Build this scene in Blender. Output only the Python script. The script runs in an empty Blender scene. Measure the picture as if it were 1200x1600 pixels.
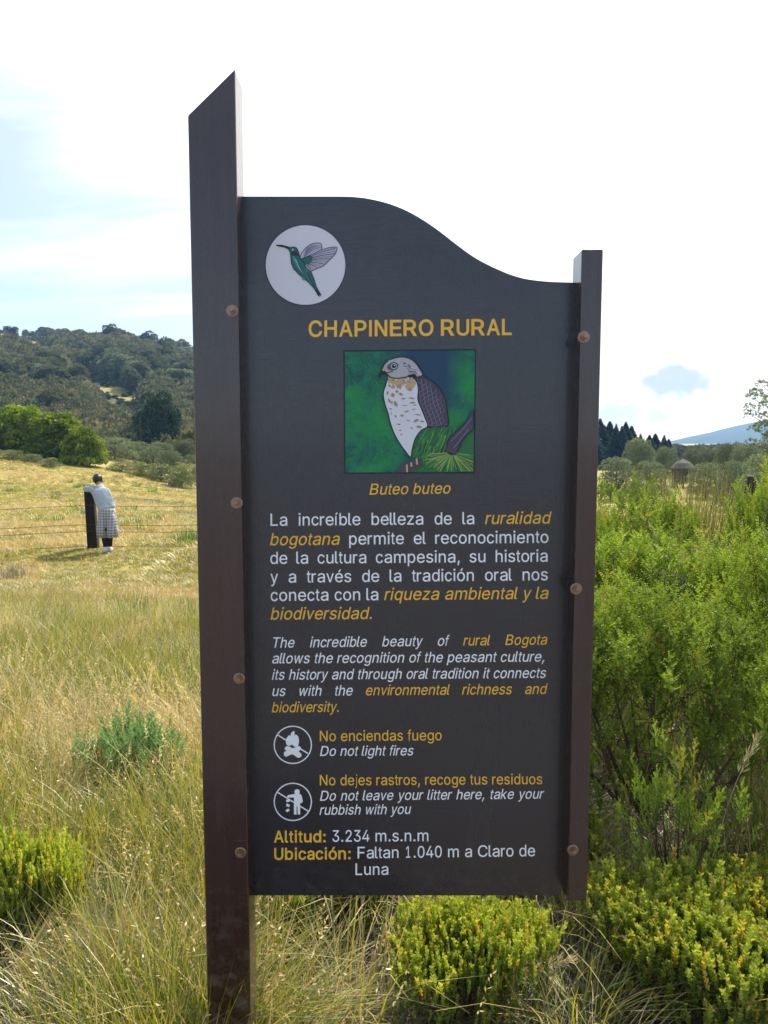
import bpy, bmesh, math, json
import numpy as np
from mathutils import Vector, Matrix, Euler
from mathutils.geometry import tessellate_polygon

scene = bpy.context.scene
COL = scene.collection
R = math.radians
PI = math.pi

# ------------------------------------------------------------------ camera, sky, sun, exposure
EYE = 1.55                       # eye height of the photographer, metres
PITCH = R(5.2)                   # looking slightly down
cam_d = bpy.data.cameras.new('camera')
cam = bpy.data.objects.new('camera', cam_d)
COL.objects.link(cam)
cam.location = (0, 0, EYE)
cam.rotation_euler = (PI / 2 - PITCH, 0, 0)
cam_d.sensor_fit = 'VERTICAL'
cam_d.angle_y = R(67.3)
cam_d.clip_start = 0.05
cam_d.clip_end = 20000
scene.camera = cam

SUN_EL, SUN_AZ = R(45), R(24)    # ahead of the camera, to the right of the view axis
sun_dir = Vector((math.sin(SUN_AZ) * math.cos(SUN_EL), math.cos(SUN_AZ) * math.cos(SUN_EL), math.sin(SUN_EL)))
sun_d = bpy.data.lights.new('sun', 'SUN')
sun_d.energy = 5.0
sun_d.angle = R(0.55)
sun_d.color = (1.0, 0.93, 0.82)
sun = bpy.data.objects.new('sun', sun_d)
COL.objects.link(sun)
sun.rotation_euler = (-sun_dir).to_track_quat('-Z', 'Y').to_euler()

SKY_STRENGTH = 0.115
world = bpy.data.worlds.new('World')
scene.world = world
world.use_nodes = True
wt = world.node_tree
wt.nodes.clear()


def wn(kind, **kw):
    n = wt.nodes.new(kind)
    for k, v in kw.items():
        setattr(n, k, v)
    return n


def wmath(op, a, b=None, c=None, clamp=False):
    n = wn('ShaderNodeMath', operation=op, use_clamp=clamp)
    for i, v in enumerate((a, b, c)):
        if v is None:
            continue
        if isinstance(v, (int, float)):
            n.inputs[i].default_value = v
        else:
            wt.links.new(v, n.inputs[i])
    return n.outputs[0]


sky = wn('ShaderNodeTexSky', sky_type='NISHITA', sun_disc=False, sun_elevation=SUN_EL, sun_rotation=SUN_AZ,
         altitude=3200, air_density=1.0, dust_density=1.6, ozone_density=1.2)
tc = wn('ShaderNodeTexCoord')
sep = wn('ShaderNodeSeparateXYZ')
wt.links.new(tc.outputs['Generated'], sep.inputs[0])
zc = wmath('MAXIMUM', sep.outputs[2], 0.0)
zc = wmath('ADD', zc, 0.16)
px_ = wmath('DIVIDE', sep.outputs[0], zc)
py_ = wmath('DIVIDE', sep.outputs[1], zc)
comb = wn('ShaderNodeCombineXYZ')
wt.links.new(px_, comb.inputs[0]); wt.links.new(py_, comb.inputs[1])
mp = wn('ShaderNodeMapping')
mp.inputs['Rotation'].default_value = (0, 0, R(-14))
mp.inputs['Scale'].default_value = (0.5, 1.9, 1)
wt.links.new(comb.outputs[0], mp.inputs[0])
nz = wn('ShaderNodeTexNoise')
nz.inputs['Scale'].default_value = 1.25
nz.inputs['Detail'].default_value = 9
nz.inputs['Roughness'].default_value = 0.52
nz.inputs['Distortion'].default_value = 0.35
wt.links.new(mp.outputs[0], nz.inputs['Vector'])
cl = wn('ShaderNodeMapRange')
cl.inputs[1].default_value = 0.38; cl.inputs[2].default_value = 0.62
wt.links.new(nz.outputs[0], cl.inputs[0])
# thin cloud scatters far more light close to the sun
dot = wn('ShaderNodeVectorMath', operation='DOT_PRODUCT')
wt.links.new(tc.outputs['Generated'], dot.inputs[0])
dot.inputs[1].default_value = tuple(sun_dir)
near = wn('ShaderNodeMapRange', interpolation_type='SMOOTHSTEP')
near.inputs[1].default_value = 0.55; near.inputs[2].default_value = 0.90
wt.links.new(dot.outputs['Value'], near.inputs[0])
cover = wmath('MULTIPLY', cl.outputs[0], 0.85)
base = wmath('MULTIPLY', near.outputs[0], 0.9)
cover = wmath('ADD', cover, base, clamp=True)
veil = wn('ShaderNodeMapRange', interpolation_type='SMOOTHSTEP')
veil.inputs[1].default_value = -0.3; veil.inputs[2].default_value = 0.75; veil.inputs[3].default_value = 0.05; veil.inputs[4].default_value = 0.42
wt.links.new(dot.outputs['Value'], veil.inputs[0])
cover = wmath('MAXIMUM', cover, veil.outputs[0])
# two small grey-blue clouds low in the bright haze
small = []
fine = wn('ShaderNodeTexNoise'); fine.inputs['Scale'].default_value = 26; fine.inputs['Detail'].default_value = 7
wt.links.new(tc.outputs['Generated'], fine.inputs['Vector'])
ys_ = wmath('MAXIMUM', sep.outputs[1], 0.02)
az_ = wmath('DIVIDE', sep.outputs[0], ys_); el_ = wmath('DIVIDE', sep.outputs[2], ys_)
for a0, e0, wa, we, amt in ((0.383, 0.075, 0.044, 0.019, 0.95), (0.300, 0.030, 0.050, 0.020, 0.6)):
    u = wmath('POWER', wmath('DIVIDE', wmath('SUBTRACT', az_, a0), wa), 2.0)
    v = wmath('POWER', wmath('DIVIDE', wmath('SUBTRACT', el_, e0), we), 2.0)
    r_ = wmath('ADD', wmath('ADD', u, v), wmath('MULTIPLY', wmath('SUBTRACT', fine.outputs[0], 0.5), 6.5))
    g_ = wn('ShaderNodeMapRange', interpolation_type='SMOOTHSTEP')
    g_.inputs[1].default_value = 0.2; g_.inputs[2].default_value = 1.5; g_.inputs[3].default_value = amt; g_.inputs[4].default_value = 0.0
    wt.links.new(r_, g_.inputs[0])
    small.append(g_.outputs[0])
ccol = wn('ShaderNodeMixRGB')
ccol.inputs[1].default_value = (5.0, 5.45, 6.2, 1)
ccol.inputs[2].default_value = (9.6, 9.6, 9.4, 1)
wt.links.new(near.outputs[0], ccol.inputs[0])
smix = wn('ShaderNodeMixRGB')
wt.links.new(cover, smix.inputs[0])
wt.links.new(sky.outputs[0], smix.inputs[1])
wt.links.new(ccol.outputs[0], smix.inputs[2])
last = smix.outputs[0]
for s_ in small:
    q_ = wn('ShaderNodeMixRGB'); q_.inputs[2].default_value = (3.45, 3.75, 4.3, 1)
    wt.links.new(s_, q_.inputs[0]); wt.links.new(last, q_.inputs[1]); last = q_.outputs[0]
bg = wn('ShaderNodeBackground')
bg.inputs[1].default_value = SKY_STRENGTH
wt.links.new(last, bg.inputs[0])
wout = wn('ShaderNodeOutputWorld')
wt.links.new(bg.outputs[0], wout.inputs[0])

scene.view_settings.view_transform = 'Standard'
scene.view_settings.look = 'None'
scene.view_settings.exposure = 0.9
scene.view_settings.gamma = 1
scene.view_settings.use_curve_mapping = False
scene.render.engine = 'CYCLES'
scene.cycles.max_bounces = 8
scene.cycles.transparent_max_bounces = 8
scene.cycles.volume_bounces = 0

# ------------------------------------------------------------------ helpers
CP, SP = math.cos(PITCH), math.sin(PITCH)
FPX = 800 / math.tan(R(67.3) / 2)


def at(px, py, Y):
    """point at distance Y (world metres ahead) seen where the photograph shows (px, py)"""
    dy = FPX * CP + (800 - py) * SP
    dz = (800 - py) * CP - FPX * SP
    return Vector(((px - 600) * Y / dy, Y, EYE + dz * Y / dy))


def tag(o, label=None, cat=None, group=None, kind=None):
    if label: o['label'] = label
    if cat: o['category'] = cat
    if group: o['group'] = group
    if kind: o['kind'] = kind
    return o


def empty(name, loc=(0, 0, 0), rz=0, label=None, cat=None, group=None):
    o = bpy.data.objects.new(name, None)
    COL.objects.link(o)
    o.empty_display_size = 0.1
    o.location = loc
    o.rotation_euler = (0, 0, rz)
    return tag(o, label, cat, group)


def link(name, data, parent=None, loc=None):
    o = bpy.data.objects.new(name, data)
    COL.objects.link(o)
    if parent is not None: o.parent = parent
    if loc is not None: o.location = loc
    return o


def mesh_np(name, verts, faces, mats, col=None, smooth=False, mi=None):
    verts = np.asarray(verts, np.float32); faces = np.asarray(faces, np.int32)
    me = bpy.data.meshes.new(name)
    n, k = faces.shape
    me.vertices.add(len(verts)); me.vertices.foreach_set('co', verts.ravel())
    me.loops.add(n * k); me.loops.foreach_set('vertex_index', faces.ravel())
    me.polygons.add(n)
    me.polygons.foreach_set('loop_start', np.arange(0, n * k, k, dtype=np.int32))
    me.polygons.foreach_set('loop_total', np.full(n, k, np.int32))
    if smooth: me.polygons.foreach_set('use_smooth', np.ones(n, bool))
    if mi is not None: me.polygons.foreach_set('material_index', np.asarray(mi, np.int32))
    me.update(calc_edges=True)
    if col is not None:
        a = me.color_attributes.new('tint', 'FLOAT_COLOR', 'POINT')
        c = np.ones((len(verts), 4), np.float32); c[:, :3] = col
        a.data.foreach_set('color', c.ravel())
    for m in (mats if isinstance(mats, (list, tuple)) else [mats]):
        me.materials.append(m)
    return me


class MB:
    """collects verts / polygons for one mesh"""
    def __init__(s): s.v = []; s.f = []; s.m = []
    def add(s, vs, fs, m=0):
        b = len(s.v); s.v += [tuple(v) for v in vs]
        for f in fs: s.f.append(tuple(i + b for i in f)); s.m.append(m)
    def box(s, x0, y0, z0, x1, y1, z1, m=0):
        s.add([(x0,y0,z0),(x1,y0,z0),(x1,y1,z0),(x0,y1,z0),(x0,y0,z1),(x1,y0,z1),(x1,y1,z1),(x0,y1,z1)],
              [(0,3,2,1),(4,5,6,7),(0,1,5,4),(1,2,6,5),(2,3,7,6),(3,0,4,7)], m)
    def tube(s, pts, rad, n=8, m=0, cap=True):
        pts = [Vector(p) for p in pts]
        rads = rad if isinstance(rad, (list, tuple)) else [rad] * len(pts)
        vs = []; up = None
        for i, p in enumerate(pts):
            d = (pts[min(i + 1, len(pts) - 1)] - pts[max(i - 1, 0)])
            d = d.normalized() if d.length > 1e-9 else Vector((0, 0, 1))
            if up is None:
                up = Vector((0, 0, 1)) if abs(d.z) < .9 else Vector((1, 0, 0))
            up = up - d * up.dot(d)
            if up.length < 1e-4: up = Vector((1, 0, 0)) - d * d.x
            up.normalize(); a = d.cross(up).normalized(); b = up
            for k in range(n):
                t = 2 * PI * k / n
                vs.append(p + (a * math.cos(t) + b * math.sin(t)) * rads[i])
        fs = []
        for i in range(len(pts) - 1):
            for k in range(n):
                fs.append((i*n+k, i*n+(k+1) % n, (i+1)*n+(k+1) % n, (i+1)*n+k))
        if cap:
            fs.append(tuple(range(n))[::-1]); fs.append(tuple((len(pts)-1)*n+k for k in range(n)))
        s.add(vs, fs, m)
    def rings(s, rings, m=0, cap=True):
        n = len(rings[0]); vs = [v for r in rings for v in r]; fs = []
        for i in range(len(rings)-1):
            for k in range(n):
                fs.append((i*n+k, i*n+(k+1) % n, (i+1)*n+(k+1) % n, (i+1)*n+k))
        if cap:
            fs.append(tuple(range(n))[::-1]); fs.append(tuple((len(rings)-1)*n+k for k in range(n)))
        s.add(vs, fs, m)
    def mesh(s, name, mats, smooth=False):
        me = bpy.data.meshes.new(name)
        me.from_pydata(s.v, [], s.f)
        for m in (mats if isinstance(mats, (list, tuple)) else [mats]): me.materials.append(m)
        me.polygons.foreach_set('material_index', s.m)
        if smooth: me.polygons.foreach_set('use_smooth', [True] * len(s.f))
        me.update()
        return me
    def build(s, name, mats, parent=None, smooth=False, loc=None):
        return link(name, s.mesh(name, mats, smooth), parent, loc)


def bevel(o, w, seg=2):
    md = o.modifiers.new('bevel', 'BEVEL'); md.width = w; md.segments = seg; md.limit_method = 'ANGLE'
    return o


# ------------------------------------------------------------------ materials
class NT:
    def __init__(s, name):
        s.mat = bpy.data.materials.new(name); s.mat.use_nodes = True
        s.t = s.mat.node_tree; s.t.nodes.clear()
        s.out = s.n('ShaderNodeOutputMaterial')
    def n(s, kind, ins=None, **kw):
        nd = s.t.nodes.new(kind)
        for k, v in kw.items(): setattr(nd, k, v)
        for k, v in (ins or {}).items():
            if hasattr(v, 'is_linked') or isinstance(v, bpy.types.NodeSocket): s.t.links.new(v, nd.inputs[k])
            else: nd.inputs[k].default_value = v
        return nd
    def l(s, a, b): s.t.links.new(a, b)
    def surf(s, sh): s.l(sh, s.out.inputs['Surface']); return s.mat
    def noise(s, scale, detail=4, rough=.5, vec=None, dist=0):
        n = s.n('ShaderNodeTexNoise', {'Scale': scale, 'Detail': detail, 'Roughness': rough, 'Distortion': dist})
        if vec is not None: s.l(vec, n.inputs['Vector'])
        return n.outputs[0]
    def rng(s, v, a, b, c=0.0, d=1.0):
        return s.n('ShaderNodeMapRange', {0: v, 1: a, 2: b, 3: c, 4: d}).outputs[0]
    def mix(s, f, a, b, mode='MIX'):
        n = s.n('ShaderNodeMixRGB', blend_type=mode)
        for i, v in ((0, f), (1, a), (2, b)):
            if isinstance(v, bpy.types.NodeSocket): s.l(v, n.inputs[i])
            elif i == 0: n.inputs[0].default_value = v
            else: n.inputs[i].default_value = (*v, 1)
        return n.outputs[0]
    def coord(s, kind='Object', scale=(1, 1, 1), rot=(0, 0, 0), loc=(0, 0, 0)):
        t = s.n('ShaderNodeTexCoord')
        m = s.n('ShaderNodeMapping'); m.inputs['Scale'].default_value = scale
        m.inputs['Rotation'].default_value = rot; m.inputs['Location'].default_value = loc
        s.l(t.outputs[kind], m.inputs[0]); return m.outputs[0]
    def bump(s, h, strength, dist):
        return s.n('ShaderNodeBump', {'Height': h, 'Strength': strength, 'Distance': dist}).outputs[0]
    def pr(s, color, rough=.6, spec=.5, metal=0, normal=None, coat=0, coat_rough=.1, ior=1.5):
        p = s.n('ShaderNodeBsdfPrincipled')
        for k, v in (('Base Color', color), ('Roughness', rough), ('Specular IOR Level', spec), ('Metallic', metal),
                     ('Coat Weight', coat), ('Coat Roughness', coat_rough), ('IOR', ior)):
            if isinstance(v, bpy.types.NodeSocket): s.l(v, p.inputs[k])
            elif isinstance(v, tuple): p.inputs[k].default_value = (*v, 1)
            else: p.inputs[k].default_value = v
        if normal is not None: s.l(normal, p.inputs['Normal'])
        return p.outputs[0]


def m_plain(name, color, rough=.6, spec=.5, metal=0, nscale=0, namt=.15, bump=0):
    t = NT(name); c = color; nrm = None
    if nscale:
        f = t.noise(nscale, 5, .6, t.coord())
        c = t.mix(f, tuple(x * (1 - namt) for x in color), tuple(min(1, x * (1 + namt)) for x in color))
        if bump: nrm = t.bump(f, .5, bump)
    return t.surf(t.pr(c, rough, spec, metal, nrm))


def m_leaf(name, c1, c2, trans=.5, gloss=.06, rough=.45, tcol=1.25, patch=None):
    """foliage: tint attribute picks the colour between c1 and c2, light passes through the leaf"""
    t = NT(name)
    a = t.n('ShaderNodeAttribute', attribute_name='tint')
    sp = t.n('ShaderNodeSeparateColor'); t.l(a.outputs['Color'], sp.inputs[0])
    col = t.mix(sp.outputs[0], c1, c2)
    oi = t.n('ShaderNodeObjectInfo')
    v = t.rng(oi.outputs['Random'], 0, 1, .82, 1.14)
    hs = t.n('ShaderNodeHueSaturation', {'Color': col, 'Value': v, 'Hue': 0.5})
    col = hs.outputs[0]
    if patch:                                  # dead / yellow leaves picked by the second channel
        col = t.mix(sp.outputs[1], col, patch)
    d = t.n('ShaderNodeBsdfDiffuse', {'Color': col})
    bc = t.n('ShaderNodeHueSaturation', {'Color': col, 'Value': tcol, 'Saturation': 1.08, 'Hue': .493})
    tr = t.n('ShaderNodeBsdfTranslucent', {'Color': bc.outputs[0]})
    m1 = t.n('ShaderNodeMixShader', {0: trans, 1: d.outputs[0], 2: tr.outputs[0]})
    g = t.n('ShaderNodeBsdfGlossy', {'Color': (1, 1, 1, 1), 'Roughness': rough})
    m2 = t.n('ShaderNodeMixShader', {0: gloss, 1: m1.outputs[0], 2: g.outputs[0]})
    return t.surf(m2.outputs[0])


def m_bark(name, c1, c2):
    t = NT(name)
    f = t.noise(14, 6, .65, t.coord(scale=(1, 1, .3)))
    return t.surf(t.pr(t.mix(f, c1, c2), .85, .2, normal=t.bump(f, .6, .01)))


def m_ground():
    t = NT('ground_soil_and_grass')
    v = t.coord('Object')
    big = t.noise(.09, 5, .6, v); mid = t.noise(.8, 6, .65, v); fine = t.noise(9, 7, .7, v)
    c = t.mix(t.rng(big, .38, .62), (.30, .255, .062), (.235, .225, .05))
    c = t.mix(t.rng(mid, .45, .75), c, (.19, .14, .055))
    c = t.mix(t.rng(fine, .4, .7), c, (.36, .30, .10))
    dk = t.noise(.35, 4, .7, v, 1.2)
    c = t.mix(t.rng(dk, .60, .70), c, (.09, .075, .03))
    # bare, dark earth and litter close by under the tall grass
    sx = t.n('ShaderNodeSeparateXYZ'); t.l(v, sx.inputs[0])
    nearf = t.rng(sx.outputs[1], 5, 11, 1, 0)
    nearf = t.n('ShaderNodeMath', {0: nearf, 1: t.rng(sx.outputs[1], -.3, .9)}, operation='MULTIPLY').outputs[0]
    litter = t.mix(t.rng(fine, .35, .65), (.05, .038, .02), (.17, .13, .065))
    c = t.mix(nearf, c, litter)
    # grey-brown ground added out of view, to bounce neutral light onto the sign
    bounce_ground = t.rng(sx.outputs[1], 1.0, .4)
    c = t.mix(bounce_ground, c, t.mix(t.rng(fine, .35, .65), (.125, .118, .115), (.21, .20, .195)))
    nrm = t.bump(t.mix(.5, mid, fine), .8, .06)
    return t.surf(t.pr(c, .9, .15, normal=nrm))


M = {}
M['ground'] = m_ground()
M['grass'] = m_leaf('meadow_grass_blade', (.06, .13, .014), (.44, .39, .055), .38, .05, patch=(.50, .38, .17))
M['straw'] = m_leaf('dry_grass_blade', (.40, .31, .10), (.62, .53, .26), .36, .05)
M['rust'] = m_leaf('rusty_grass_blade', (.38, .28, .11), (.58, .46, .22), .45, .03)
M['tussock'] = m_leaf('tussock_blade', (.05, .07, .015), (.30, .27, .07), .3, .03)
M['rush'] = m_leaf('green_rush_blade', (.05, .13, .012), (.14, .25, .025), .45, .06)
M['greygrass'] = m_leaf('old_grey_grass', (.13, .12, .07), (.30, .27, .19), .35, .03)
M['shrub_bright'] = m_leaf('bright_shrub_leaf', (.025, .075, .010), (.34, .45, .055), .32, .02, .5, patch=(.42, .33, .06))
M['shrub_heath'] = m_leaf('heath_leaf', (.06, .13, .016), (.38, .42, .06), .42, .03, .5, patch=(.62, .44, .06))
M['shrub_dull'] = m_leaf('olive_shrub_leaf', (.075, .10, .025), (.17, .19, .05), .4, .05)
M['plant_green'] = m_leaf('feathery_plant_leaf', (.06, .16, .035), (.17, .30, .09), .5, .05)
M['leaf_bright'] = m_leaf('willow_leaf', (.05, .11, .010), (.30, .38, .03), .3, .02, .6)
M['leaf_dark'] = m_leaf('conifer_needle', (.018, .042, .024), (.05, .085, .045), .15, .02, .6)
M['leaf_grey'] = m_leaf('grey_green_leaf', (.07, .10, .05), (.20, .24, .12), .3, .02, .6)
M['leaf_olive'] = m_leaf('hill_tree_leaf', (.05, .065, .032), (.19, .20, .10), .2, .01, .7)
M['leaf_hillb'] = m_leaf('hill_shrub_leaf', (.09, .095, .05), (.26, .24, .12), .2, .01, .7)
M['bark'] = m_bark('bark', (.05, .035, .025), (.15, .12, .09))
M['twig'] = m_bark('shrub_twig', (.05, .028, .02), (.13, .08, .055))
M['deadwood'] = m_bark('dead_wood', (.16, .13, .11), (.38, .34, .30))


def m_lacquer(name, vertical, dark, light, blotc):
    """dark lacquered plank: fine grain relief, satin varnish that mirrors the sky, scuffs and dust"""
    t = NT(name)
    v = t.coord(scale=(70, 70, 2.2) if vertical else (2.0, 40, 130))
    g1 = t.noise(1.6, 6, .65, v); g2 = t.noise(5, 3, .6, v)
    blot = t.noise(2.2, 4, .6, t.coord())
    c = t.mix(t.rng(g1, .3, .7), dark, light)
    c = t.mix(t.rng(blot, .4, .7), c, blotc)
    # rain-washed dust in faint vertical runs, fine scratches, mud thrown up near the ground
    runs = t.noise(2.4, 5, .7, t.coord(scale=(14, 14, 1.1)))
    c = t.mix(t.n('ShaderNodeMath', {0: t.rng(runs, .55, .78), 1: .14}, operation='MULTIPLY').outputs[0], c, (.06, .055, .055))
    scr = t.noise(3, 2, .5, t.coord(scale=(3, 3, 90), rot=(0, .35, 0)))
    scm = t.n('ShaderNodeMath', {0: t.rng(scr, .70, .72), 1: t.rng(t.noise(5, 3, .5, t.coord()), .52, .62)}, operation='MULTIPLY').outputs[0]
    c = t.mix(t.n('ShaderNodeMath', {0: scm, 1: .35}, operation='MULTIPLY').outputs[0], c, (.11, .085, .07))
    sz = t.n('ShaderNodeSeparateXYZ', {0: t.coord()})
    mud = t.n('ShaderNodeMath', {0: t.rng(sz.outputs[2], .62, .12), 1: t.rng(t.noise(38, 5, .7, t.coord()), .48, .66)}, operation='MULTIPLY').outputs[0]
    c = t.mix(mud, c, (.12, .09, .06))
    h = t.mix(.5, g1, g2)
    rough = t.rng(t.mix(.5, blot, runs), .35, .65, .17, .36)
    rough = t.mix(mud, rough, (.8, .8, .8))
    return t.surf(t.pr(c, rough, .5, normal=t.bump(h, .8, .0012), ior=1.6, coat=.45, coat_rough=.12))


M['board'] = m_lacquer('board_lacquer', False, (.0035, .0045, .011), (.008, .008, .018), (.005, .005, .012))
M['post'] = m_lacquer('post_lacquer', True, (.016, .004, .004), (.044, .011, .008), (.022, .006, .007))
M['white_paint'] = m_plain('white_sign_paint', (.88, .88, .90), .5, .4, nscale=60, namt=.06)
M['yellow_paint'] = m_plain('yellow_sign_paint', (.90, .50, .05), .5, .4, nscale=60, namt=.08)
M['bolt'] = m_plain('rusty_bolt_metal', (.30, .20, .14), .38, .5, .85, nscale=400, namt=.5)

HAZE = 0.00034

# ------------------------------------------------------------------ terrain
def sstep(a, b, x):
    t = np.clip((np.asarray(x, float) - a) / (b - a), 0, 1)
    return t * t * (3 - 2 * t)


def vnoise(x, y, seed=0):
    """cheap smooth value noise for heights"""
    x = np.asarray(x, float); y = np.asarray(y, float)
    def h(i, j):
        s = np.sin(i * 127.1 + j * 311.7 + seed * 74.7) * 43758.5453
        return s - np.floor(s)
    i = np.floor(x); j = np.floor(y); u = x - i; v = y - j
    u = u * u * (3 - 2 * u); v = v * v * (3 - 2 * v)
    return (h(i, j) * (1 - u) + h(i + 1, j) * u) * (1 - v) + (h(i, j + 1) * (1 - u) + h(i + 1, j + 1) * u) * v - .5


def fbm(x, y, seed=0, n=4):
    r = 0; a = 1; f = 1
    for k in range(n):
        r = r + a * vnoise(x * f, y * f, seed + k); a *= .5; f *= 2.03
    return r


def ground_z(x, y):
    x = np.asarray(x, float); y = np.asarray(y, float)
    h = -3.1 + 0.152 * 3.0 * np.log1p(np.exp(np.clip(-(x + 2.5) / 3.0, -30, 30)))
    h = np.minimum(h, 5.0)
    z = -0.7 * sstep(2.5, 14, y) + sstep(15, 55, y) * (h + 0.7)
    z = z + 0.10 * fbm(x * .45, y * .45, 3) * sstep(2.4, 6, np.hypot(x, y)) + .25 * fbm(x * .07, y * .07, 9) * sstep(12, 40, np.hypot(x, y))
    return z


def ridge_z(a):
    """height of the hill's skyline at 350 m for direction a = x / y"""
    pts_a = [-2.0, -.9, -.62, -.5, -.44, -.375, -.31, -.245, -.15, 0, .12, .25, .6, 2]
    pts_z = [66, 62, 54, 50.5, 46.2, 43.0, 41.0, 35.0, 24, 11, 0, -4, -4, -4]
    return np.interp(a, pts_a, pts_z)


def hill_z(x, y):
    x = np.asarray(x, float); y = np.asarray(y, float)
    a = x / np.maximum(y, 1)
    top = ridge_z(a)
    t = np.clip((y - 100) / (350 - 100), 0, 1)
    rise = t ** 1.05
    back = 1 - .35 * sstep(350, 620, y)
    base = np.interp(a, [-.9, -.5, -.25, 0, .3], [2.5, .3, -1.9, -3.6, -4.2])
    z = base + (top - base) * rise * back
    return z + 3.0 * fbm(x * .02, y * .02, 5) * sstep(80, 160, y) * (1 - sstep(300, 345, y)) - 1.2 * (1 - sstep(62, 70, y))


def grid_mesh(name, xs, ys, zf, mat):
    X, Y = np.meshgrid(xs, ys)
    Z = zf(X, Y)
    v = np.stack([X, Y, Z], -1).reshape(-1, 3)
    nx = len(xs); ny = len(ys)
    i = (np.arange(ny - 1)[:, None] * nx + np.arange(nx - 1)[None]).ravel()
    f = np.stack([i, i + 1, i + nx + 1, i + nx], -1)
    return mesh_np(name, v, f, mat, smooth=True)


def spaced(lim, n, first):
    t = np.linspace(-1, 1, n)
    k = math.log(lim / first)
    return np.sign(t) * (np.expm1(np.abs(t) * k) / math.expm1(k)) * lim


gx = spaced(3600, 221, .9)
gy = spaced(3600, 261, .9)
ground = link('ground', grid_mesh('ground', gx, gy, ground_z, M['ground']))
tag(ground, kind='structure')


def m_hill():
    t = NT('hillside_scrub')
    v = t.coord('Object')
    a = t.noise(.03, 5, .6, v); b = t.noise(.25, 6, .7, v)
    c = t.mix(t.rng(b, .35, .65), (.055, .06, .025), (.11, .10, .045))
    c = t.mix(t.rng(a, .56, .64), c, (.23, .19, .07))
    return t.surf(t.pr(c, .9, .1))


hx = np.linspace(-520, 160, 150); hy = np.concatenate([np.linspace(58, 350, 110), np.linspace(356, 640, 30)])
hill = link('hillside', grid_mesh('hillside', hx, hy, hill_z, m_hill()))
tag(hill, kind='structure')

# pale meadow clearings on the hill, as sheets following the slope
def hill_y(px, py):
    """distance at which the slope is met on the way from the eye towards (px, py)"""
    ys = np.linspace(100, 349, 500); pts = [at(px, py, float(q)) for q in ys]
    d = np.array([p.z - float(hill_z(p.x, p.y)) for p in pts]); k = np.where(d < 0)[0]
    return float(ys[k[0]]) if len(k) else 345.0


CLEAR_PX = [(166, 603, 22, 14), (196, 620, 24, 11), (150, 595, 18, 7), (222, 630, 13, 8), (114, 589, 20, 7), (12, 530, 54, 13), (70, 547, 20, 4), (128, 565, 12, 4), (228, 600, 9, 5), (262, 598, 8, 4)]
CLEAR = []                                    # (direction a, distance y, half width in a, half depth)
for px, py, rx, ry in CLEAR_PX:
    y_ = hill_y(px, py); yn, yf = hill_y(px, py + ry), hill_y(px, py - ry)
    CLEAR.append((at(px, py, 1.0).x, y_, rx / FPX, max(4.0, (yf - yn) / 2)))


def clearing(a0, y0, ra, ry, seed):
    n = 30; rings = 6; vs = []
    for r in range(rings + 1):
        for k in range(n):
            t = 2 * PI * k / n
            q = r / rings * (1 + .5 * float(vnoise(math.cos(t) * 1.7 + seed, math.sin(t) * 1.7, seed)))
            y = y0 + math.sin(t) * ry * q; x = (a0 + math.cos(t) * ra * q) * y
            vs.append((x, y, float(hill_z(x, y)) + .4 + .04 * seed))
    return vs, [(r * n + k, r * n + (k + 1) % n, (r + 1) * n + (k + 1) % n, (r + 1) * n + k) for r in range(rings) for k in range(n)]


cm = NT('dry_clearing_grass')
_v = cm.coord('Object')
M['clearing'] = cm.surf(cm.pr(cm.mix(cm.noise(.5, 6, .7, _v), (.30, .265, .10), (.20, .185, .075)), .9, .1))
cb = MB()
for i, c in enumerate(CLEAR): cb.add(*clearing(*c, i))
tag(cb.build('hill_meadow', M['clearing'], smooth=True), kind='structure')


def mountain_z(x, y):
    x = np.asarray(x, float); y = np.asarray(y, float)
    a = x / np.maximum(y, 1)
    px = 600 + a * 1202
    ridge = np.interp(px, [-600, 200, 700, 980, 1045, 1100, 1150, 1200, 1300, 1500, 2200], [60, 10, -8, -6, 6, 34, 62, 86, 124, 160, 180])
    t = np.clip((y - 2100) / 800, 0, 1)
    return -6 + (ridge + 6) * t ** .8 * (1 - .3 * sstep(2900, 3500, y)) + 7 * fbm(x * .006, y * .006, 12) * t


mm = NT('mountain_forest')
_v = mm.coord('Object')
M['mountain'] = mm.surf(mm.pr(mm.mix(mm.noise(.02, 8, .7, _v), (.012, .022, .022), (.028, .04, .035)), .95, .05))
mnt = link('mountain', grid_mesh('mountain', np.linspace(-1500, 3300, 190), np.linspace(2050, 3500, 60), mountain_z, M['mountain']))
tag(mnt, kind='structure')

# ------------------------------------------------------------------ information sign
SY = 1.600                   # front face of the posts
BY = 1.655                   # front face of the board
LX0, LX1 = -.392, -.296      # left post
RX0, RX1 = .401, .4445       # right post
sign = empty('information_sign', (LX0 + .048, SY + .04, 0), 0,
             'tall dark brown wooden information board with a curved top standing between two posts', 'sign')
SO = Vector(sign.location)


def sl(v): return Vector(v) - SO


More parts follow.
